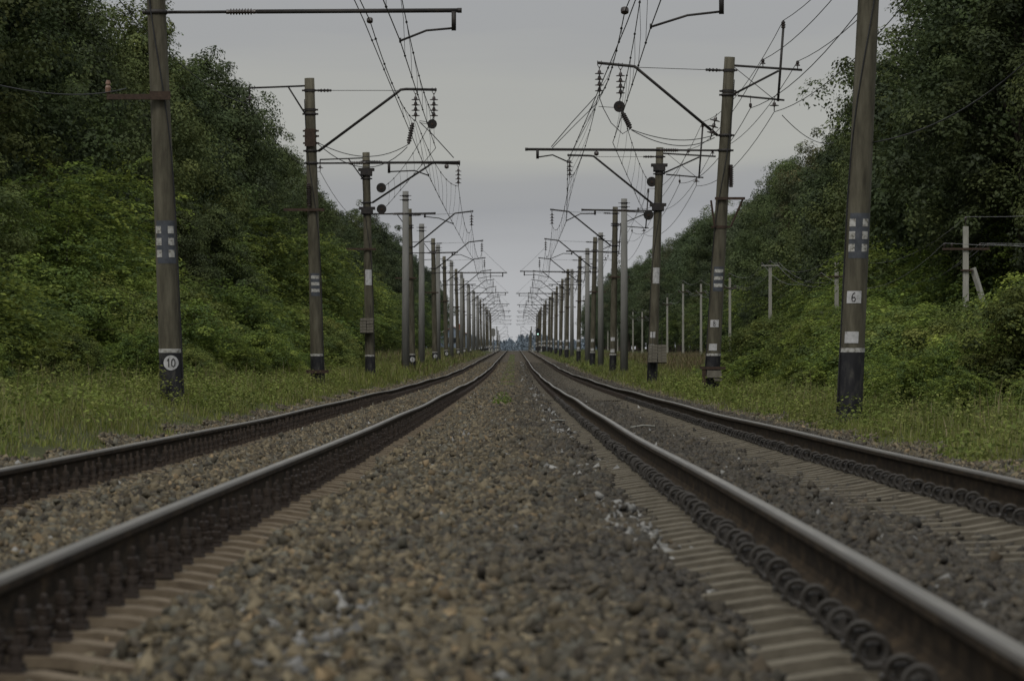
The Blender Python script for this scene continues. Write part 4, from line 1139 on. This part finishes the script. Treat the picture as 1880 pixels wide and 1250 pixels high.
def wood(side, spec):
    s = -1 if side == 'L' else 1; sd = 'left' if side == 'L' else 'right'
    for (y0, y1, step, x0, x1, h0, h1, kinds, lab, cat, grp, wide) in spec:
        y = y0
        while y < y1:
            x = s * random.uniform(x0, x1); k = random.choice(kinds)
            l = lab if k != 'brown' else lab.replace('dark green', 'brownish').replace('deep green', 'brownish')
            gg = grp if k != 'brown' else grp + ', brownish ones'
            plant(k, x, y + random.uniform(-.35, .35) * step, random.uniform(h0, h1), l, cat, gg, wide * random.uniform(.85, 1.15))
            y += step * random.uniform(.8, 1.2)
OAK = ['oak'] * 5
MIX = ['oak', 'oak', 'oak', 'brown']
wood('L', [
    (84, 330, 8.0, 17.0, 20.0, 14.3, 18.4, OAK, 'tall dark green broadleaf tree at the front edge of the left wood', 'tree', 'front trees of the left wood', .95),
    (100, 330, 8.5, 23, 27, 16.5, 20, OAK, 'tall deep green broadleaf tree standing behind the front row of the left wood', 'tree', 'rear trees of the left wood', 1.1),
    (330, 820, 11, 16.5, 19.5, 12.5, 16.5, OAK, 'dark green broadleaf tree far along the left wood', 'tree', 'far trees of the left wood', 1.0),
    (330, 820, 14, 23, 28, 15, 18, OAK, 'dark green broadleaf tree in the second row far along the left wood', 'tree', 'far rear trees of the left wood', 1.1),
    (90, 260, 6.6, 11.8, 15.2, 4.4, 7.8, ['locust', 'locust', 'locust', 'oak'], 'bright feathery young tree in front of the left wood', 'tree', 'young trees in front of the left wood', 1.1),
    (250, 600, 10, 12.5, 15, 4, 7.5, ['locust', 'locust', 'oak'], 'lower green tree far along the left wood edge', 'tree', 'far low trees before the left wood', 1.2),
    (66, 195, 4.2, 9.6, 12.0, 1.7, 3.2, ['bush', 'bush', 'shoots'], 'rounded green bush on the left verge below the young trees', 'bush', 'bushes on the left verge', 1.25),
    (60, 190, 3.4, 7.2, 9.8, .8, 1.5, ['bush', 'shoots'], 'low leafy bush in the grass behind the left poles', 'bush', 'low bushes in the left grass', 1.2),
])
wood('R', [
    (168, 262, 7, 23.2, 26, 18.0, 23.5, OAK, 'tall dark green broadleaf tree at the near end of the right wood', 'tree', 'near trees of the right wood', .95),
    (180, 290, 9, 29, 33, 21, 25, OAK, 'tall deep green broadleaf tree behind the near end of the right wood', 'tree', 'rear trees of the right wood', 1.1),
    (268, 620, 8.5, 24.8, 28, 15.5, 20.0, MIX, 'dark green broadleaf tree along the middle of the right wood', 'tree', 'middle trees of the right wood', 1.0),
    (620, 1020, 13, 20.5, 24, 14.5, 18, MIX, 'dark green broadleaf tree far along the right wood', 'tree', 'far trees of the right wood', 1.05),
    (290, 1000, 15, 31, 36, 17, 20, MIX, 'dark green broadleaf tree in the second row along the right wood', 'tree', 'far rear trees of the right wood', 1.15),
    (560, 1000, 18, 20.5, 23, 4, 7, ['oak'], 'lower green tree far along the right wood edge', 'tree', 'far low trees before the right wood', 1.3),
    (290, 560, 12, 22.8, 24.5, 5, 9, ['locust', 'oak', 'oak'], 'lower green tree before the middle of the right wood', 'tree', 'low trees before the right wood', 1.1),
    (174, 260, 5.5, 21.6, 23.2, 6.0, 9.5, ['locust', 'locust', 'oak'], 'feathery green young tree below the near right wood', 'tree', 'young trees below the right wood', 1.15),
    (80, 138, 3.2, 10.6, 12.6, 1.7, 2.45, ['bush', 'bush', 'bush', 'shoots'], 'tall green bush in the thicket behind the right poles', 'bush', 'tall thicket bushes on the right', 1.3),
    (63, 120, 2.9, 7.6, 9.4, 1.5, 2.2, ['bush', 'bush', 'bush', 'shoots'], 'rounded green bush at the front of the right thicket', 'bush', 'front thicket bushes on the right', 1.3),
    (56, 135, 3.2, 6.3, 7.8, .65, 1.15, ['bush', 'shoots', 'shoots'], 'low leafy bush in the weeds close behind the right poles', 'bush', 'low bushes in the right weeds', 1.25),
    (138, 205, 5.0, 12.5, 17.0, 2.0, 3.0, ['bush', 'shoots'], 'leafy bush at the far end of the right thicket', 'bush', 'far thicket bushes on the right', 1.4),
])

# distant wood closing the view beyond the crest
n = 330; cen, col, nr = [], [], []
for i in range(n):
    x = RNG.uniform(-75, 75); y = RNG.uniform(2850, 3200); H = RNG.uniform(17.5, 22.5) * (1 + .12 * math.sin(x / 9))
    z0 = CAMH - 12.6; m = 300
    t = RNG.random(m); rr = (1.0 - t) ** .5 * RNG.uniform(2.4, 4.2) * RNG.random(m) ** .5
    a = RNG.uniform(0, 6.283, m)
    cen.append(np.stack([x + rr * np.cos(a), y + rr * np.sin(a), z0 + H * (.02 + .98 * t)], -1)); c = np.array([.17, .205, .245]) * RNG.uniform(.8, 1.15)  # pale blue-grey leaf colour has the haze of distance painted in
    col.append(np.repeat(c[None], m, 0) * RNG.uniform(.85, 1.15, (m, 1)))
cen = np.concatenate(cen); col = np.concatenate(col); nr = unit(RNG.normal(size=cen.shape) + np.array([0, -.6, .5]))
L = RNG.uniform(.7, 1.6, len(cen))
v, f, c = leaves(cen, nr, L, L * .8, col)
o = bpy.data.objects.new('far_wood', np_mesh('far_wood', v, f, c, M['far'])); link(o); tag(o, 'hazy blue far-off wood closing the view beyond the crest', None, None, 'stuff')

# grass: single blades over the verges
def blades(side, specs, name, label):
    VS, FS, CS, b = [], [], [], 0
    s = -1 if side == 'L' else 1
    for (y0, y1, x0, x1, dens, h0, h1, wd, pal) in specs:
        n = int(dens * (y1 - y0) * (x1 - x0))
        x = s * RNG.uniform(x0, x1, n); y = RNG.uniform(y0, y1, n)
        keep = np.abs(x) < y * .139 + .6
        keep &= np.abs(x) > x0 + .45 * (noise2(x, y, 1.3) + .4)
        keep &= RNG.random(n) < np.clip(.62 + .6 * noise2(x, y, 2.2), .12, 1)
        x, y = x[keep], y[keep]; n = len(x)
        tall = .72 + .4 * noise2(x + 40, y, 3.1); ramp_ = .45 + .55 * smooth(x0, x0 + 1.4, np.abs(x))
        h = RNG.uniform(h0, h1, n) * tall * ramp_
        a = RNG.uniform(0, 6.283, n); lean = RNG.uniform(.08, .55, n) * h
        dx, dy = np.cos(a), np.sin(a)
        w = wd * RNG.uniform(.6, 1.3, n)
        z = ground(x, y) - .05
        P0 = np.stack([x, y, z], -1); side_ = np.stack([-dy, dx, np.zeros(n)], -1) * w[:, None]; dirv = np.stack([dx, dy, np.zeros(n)], -1)
        up = np.array([0, 0, 1.0])
        P1 = P0 + up * (h * .55)[:, None] + dirv * (lean * .3)[:, None]
        P2 = P0 + up * h[:, None] + dirv * lean[:, None]
        V = np.stack([P0 - side_, P0 + side_, P1 + side_ * .7, P1 - side_ * .7, P2], 1)
        f = np.array([(0, 1, 2), (0, 2, 3), (3, 2, 4)])
        F_ = (f[None] + (np.arange(n) * 5)[:, None, None]).reshape(-1, 3) + b
        pal = np.array(pal); c = pal[RNG.choice(len(pal), n)] * RNG.uniform(.75, 1.25, (n, 1)) * (1 + .18 * noise2(x, y + 9, 2.7))[:, None]
        VS.append(V.reshape(-1, 3)); FS.append(F_); CS.append(np.repeat(c, 5, 0)); b += n * 5
    o = bpy.data.objects.new(name, np_mesh(name, np.concatenate(VS), np.concatenate(FS), np.concatenate(CS), M['grass'])); link(o); tag(o, label, None, None, 'stuff')
PG = [(.115, .145, .034), (.14, .165, .042), (.09, .12, .032), (.15, .165, .05), (.17, .165, .075)]
PS = [(.20, .17, .10), (.14, .12, .06), (.16, .17, .07), (.11, .13, .04)]
PD = [(.14, .108, .055), (.12, .10, .05), (.105, .105, .042), (.155, .12, .07)]
blades('L', [(31, 70, 4.3, 7.6, 240, .10, .30, .008, PG), (34, 130, 4.9, 11, 7, .45, .85, .006, PS), (70, 130, 4.2, 13, 85, .15, .36, .012, PG), (130, 260, 4.2, 13, 38, .35, .7, .018, PG), (190, 600, 4.3, 12, 10, .4, .85, .035, PG + PD)], 'grass', 'tall green grass on the left verge')
blades('R', [(29, 70, 4.05, 8, 260, .12, .32, .008, PG), (30, 130, 4.6, 10, 8, .45, .8, .006, PS), (70, 130, 4.0, 12, 95, .25, .55, .012, PG), (130, 260, 4.0, 11, 36, .3, .6, .018, PG), (150, 420, 7.5, 20, 13, .5, .95, .03, PD), (260, 640, 4.2, 14, 9, .4, .8, .035, PG)], 'grass', 'green grass on the right verge with a dry patch beyond')

def weeds(name, label, specs):
    VS, FS, CS, b = [], [], [], 0
    for (s, y0, y1, x0, x1, dens, hh, leaf, pal, per) in specs:
        n = int(dens * (y1 - y0) * (x1 - x0)); x = s * RNG.uniform(x0, x1, n); y = RNG.uniform(y0, y1, n)
        keep = (np.abs(x) < y * .139 + .6) & (noise2(x, y, 2.9) > -.15); x, y = x[keep], y[keep]; n = len(x)
        if n == 0: continue
        c0 = np.stack([x, y, ground(x, y)], -1); pal = np.array(pal)
        R = RNG.uniform(.16, .42, n); Hh = hh * RNG.uniform(.5, 1.3, n)
        u = unit(RNG.normal(size=(n * per, 3))); rr = RNG.random(n * per) ** .4
        off = u * rr[:, None]; off[:, 2] = np.abs(off[:, 2])
        cen = np.repeat(c0, per, 0) + off * np.stack([np.repeat(R, per), np.repeat(R, per), np.repeat(Hh, per)], -1)
        nr = unit(off * .6 + np.array([0, 0, .7]) + RNG.normal(size=off.shape) * .4)
        col = np.repeat(pal[RNG.choice(len(pal), n)] * RNG.uniform(.75, 1.25, (n, 1)), per, 0) * RNG.uniform(.8, 1.2, (n * per, 1))
        L = leaf * RNG.uniform(.6, 1.4, n * per)
        v, f, c = leaves(cen, nr, L, L * .6, col); VS.append(v); FS.append(f + b); CS.append(c); b += len(v)
    o = bpy.data.objects.new(name, np_mesh(name, np.concatenate(VS), np.concatenate(FS), np.concatenate(CS), M['bush'])); link(o); tag(o, label, None, None, 'stuff')
PW = [(.115, .155, .036), (.14, .18, .042), (.095, .125, .034), (.165, .19, .055)]
weeds('weeds', 'leafy weeds along both verges', [(-1, 61, 64.5, 4.7, 6.6, 5, .5, .055, PW, 60), (1, 57.8, 61, 4.4, 6.2, 5, .5, .055, PW, 60), (-1, 38, 120, 4.9, 10.5, 2.6, .42, .06, PW, 60), (-1, 120, 330, 4.8, 9, .28, .55, .09, PW, 50), (1, 36, 70, 4.2, 8, 2.2, .42, .055, PW, 60), (1, 70, 130, 4.3, 8, 1.3, .55, .07, PW, 60), (1, 130, 400, 4.5, 8, .2, .5, .10, PW, 50)])
# the tuft and the green streak growing in the central gravel
root = empty('weed_tuft', W(922, 747, 76), 'small bright green weed growing in the gravel between the tracks', 'weed')
root.location.z = float(ground(root.location.x, 76)) 
n = 420; u = unit(RNG.normal(size=(n, 3))); off = u * (RNG.random(n) ** .5)[:, None] * np.array([.23, .34, .27]); off[:, 2] = np.abs(off[:, 2])
L = .05 * RNG.uniform(.6, 1.4, n)
v, f, c = leaves(off, unit(off * 2 + np.array([0, 0, .8]) + RNG.normal(size=off.shape) * .4), L, L * .55, np.array([.10, .16, .03]) * RNG.uniform(.7, 1.3, (n, 1)))
link(bpy.data.objects.new('foliage', np_mesh('foliage', v, f, c, M['bush'])), root)
def streak(name, label, y0, y1, xa, xb, n, h):
    x = RNG.uniform(xa, xb, n) + .12 * noise2(np.zeros(n), np.zeros(n), 1); y = RNG.uniform(y0, y1, n)
    k = RNG.random(n) < np.clip(.5 + .7 * noise2(x, y, 6), 0, 1); x, y = x[k], y[k]; n = len(x)
    off = unit(RNG.normal(size=(n, 3))) * .1; off[:, 2] = np.abs(off[:, 2])
    cen = np.stack([x, y, ground(x, y) + RNG.uniform(.01, h, n)], -1)
    L = .10 * RNG.uniform(.6, 1.4, n)
    v, f, c = leaves(cen, unit(off * 5 + np.array([0, -.3, .8])), L, L * .5, np.array([.085, .092, .034]) * RNG.uniform(.7, 1.3, (n, 1)))
    o = bpy.data.objects.new(name, np_mesh(name, v, f, c, M['bush'])); link(o); tag(o, label, None, None, 'stuff')
streak('weeds', 'low weeds strung along the middle of the far gravel', 128, 520, -.62, -.05, 4200, .10)

# pale sticks lying on the right track
for i, (px, py, y, dx, dy, lab) in enumerate(((1180, 753, 52, .20, .5, 'pale stick lying on the sleepers inside the right track'), (1022, 749.5, 55, .14, .4, 'pale stick lying on the gravel beside the right track'))):
    c = W(px, py, y); mb = MB(); mb.tube([(-dx / 1.2, -dy / 2, 0), (0, 0, .02), (dx / 1.2, dy / 2, .005)], .012, 5)
    o = mb.build('stick', M['post_concrete']); o.location = (c.x, y, float(ground(c.x, y)) + .05); tag(o, lab, 'stick')

# ------------------------------------------------------------------ sky and light
SUN_EL, SUN_AZ = math.radians(52), math.radians(205)     # high behind the camera, a little to the left
w = bpy.data.worlds.new('World'); scene.world = w; w.use_nodes = True
nt = w.node_tree; nt.nodes.clear()
out = nt.nodes.new('ShaderNodeOutputWorld'); bg = nt.nodes.new('ShaderNodeBackground'); bg.inputs[1].default_value = .11
sky = nt.nodes.new('ShaderNodeTexSky'); sky.sky_type = 'NISHITA'; sky.sun_disc = False
sky.sun_elevation = SUN_EL; sky.sun_rotation = SUN_AZ; sky.dust_density = 4; sky.air_density = 1.2
hs = nt.nodes.new('ShaderNodeHueSaturation'); hs.inputs['Saturation'].default_value = .25
nt.links.new(sky.outputs[0], hs.inputs['Color'])
tc = nt.nodes.new('ShaderNodeTexCoord')
mp = nt.nodes.new('ShaderNodeMapping'); mp.inputs['Scale'].default_value = (3.2, 3.2, 24)
no = nt.nodes.new('ShaderNodeTexNoise'); no.inputs['Scale'].default_value = 1.1; no.inputs['Detail'].default_value = 6; no.inputs['Roughness'].default_value = .5
nt.links.new(tc.outputs['Generated'], mp.inputs[0]); nt.links.new(mp.outputs[0], no.inputs['Vector'])
# layered cloud deck: bands by height above the horizon, warped by noise
s0 = nt.nodes.new('ShaderNodeSeparateXYZ'); nt.links.new(tc.outputs['Generated'], s0.inputs[0])
wn = nt.nodes.new('ShaderNodeMath'); wn.operation = 'MULTIPLY_ADD'; wn.inputs[1].default_value = .06
nt.links.new(no.outputs['Fac'], wn.inputs[0]); nt.links.new(s0.outputs[2], wn.inputs[2])
wr = nt.nodes.new('ShaderNodeMapRange'); wr.inputs[1].default_value = .030; wr.inputs[2].default_value = .130
nt.links.new(wn.outputs[0], wr.inputs[0])
cl = ramp(nt, wr.outputs[0], [(0, (4.7, 4.78, 4.92)), (.18, (4.25, 4.33, 4.46)), (.40, (3.18, 3.27, 3.42)), (.50, (3.35, 3.42, 3.46)), (.60, (3.98, 4.03, 3.78)), (.70, (3.76, 3.81, 3.64)), (.80, (3.28, 3.35, 3.42)), (1, (3.25, 3.34, 3.45))])
# an overcast sky is about twice as bright overhead as at the horizon
sz = nt.nodes.new('ShaderNodeSeparateXYZ'); nt.links.new(tc.outputs['Generated'], sz.inputs[0])
zr = nt.nodes.new('ShaderNodeMapRange'); zr.inputs[1].default_value = .12; zr.inputs[2].default_value = .9; zr.inputs[3].default_value = 1.0; zr.inputs[4].default_value = 2.5
nt.links.new(sz.outputs[2], zr.inputs[0])
mx = nt.nodes.new('ShaderNodeMix'); mx.data_type = 'RGBA'; mx.inputs[0].default_value = .88
nt.links.new(hs.outputs[0], mx.inputs[6]); nt.links.new(cl, mx.inputs[7])
ml = nt.nodes.new('ShaderNodeVectorMath'); ml.operation = 'SCALE'; nt.links.new(mx.outputs[2], ml.inputs[0]); nt.links.new(zr.outputs[0], ml.inputs['Scale'])
nt.links.new(ml.outputs[0], bg.inputs[0]); nt.links.new(bg.outputs[0], out.inputs[0])

sl = bpy.data.lights.new('sun', 'SUN'); sl.energy = 1.45; sl.angle = math.radians(18); sl.color = (1, .96, .88)
so = bpy.data.objects.new('sun', sl); C.objects.link(so)
d = Vector((math.sin(SUN_AZ) * math.cos(SUN_EL), math.cos(SUN_AZ) * math.cos(SUN_EL), math.sin(SUN_EL)))
so.rotation_euler = d.to_track_quat('Z', 'Y').to_euler()

# ------------------------------------------------------------------ camera
cam = bpy.data.cameras.new('camera'); co = bpy.data.objects.new('camera', cam); C.objects.link(co)
co.location = (0, 0, CAMH); co.rotation_euler = (math.pi / 2, 0, 0)
cam.sensor_width = 36; cam.lens = 36 * F / 1880
cam.shift_x = -(XV - 940) / 1880; cam.shift_y = (Y0 - 625) / 1880
cam.clip_start = .1; cam.clip_end = 12000
cam.dof.use_dof = True; cam.dof.focus_distance = 78; cam.dof.aperture_fstop = 8
scene.camera = co
scene.render.engine = 'CYCLES'
scene.view_settings.view_transform = 'Standard'; scene.view_settings.look = 'None'; scene.view_settings.exposure = 0
scene.cycles.use_denoising = True
scene.cycles.max_bounces = 6; scene.cycles.diffuse_bounces = 3; scene.cycles.transparent_max_bounces = 4
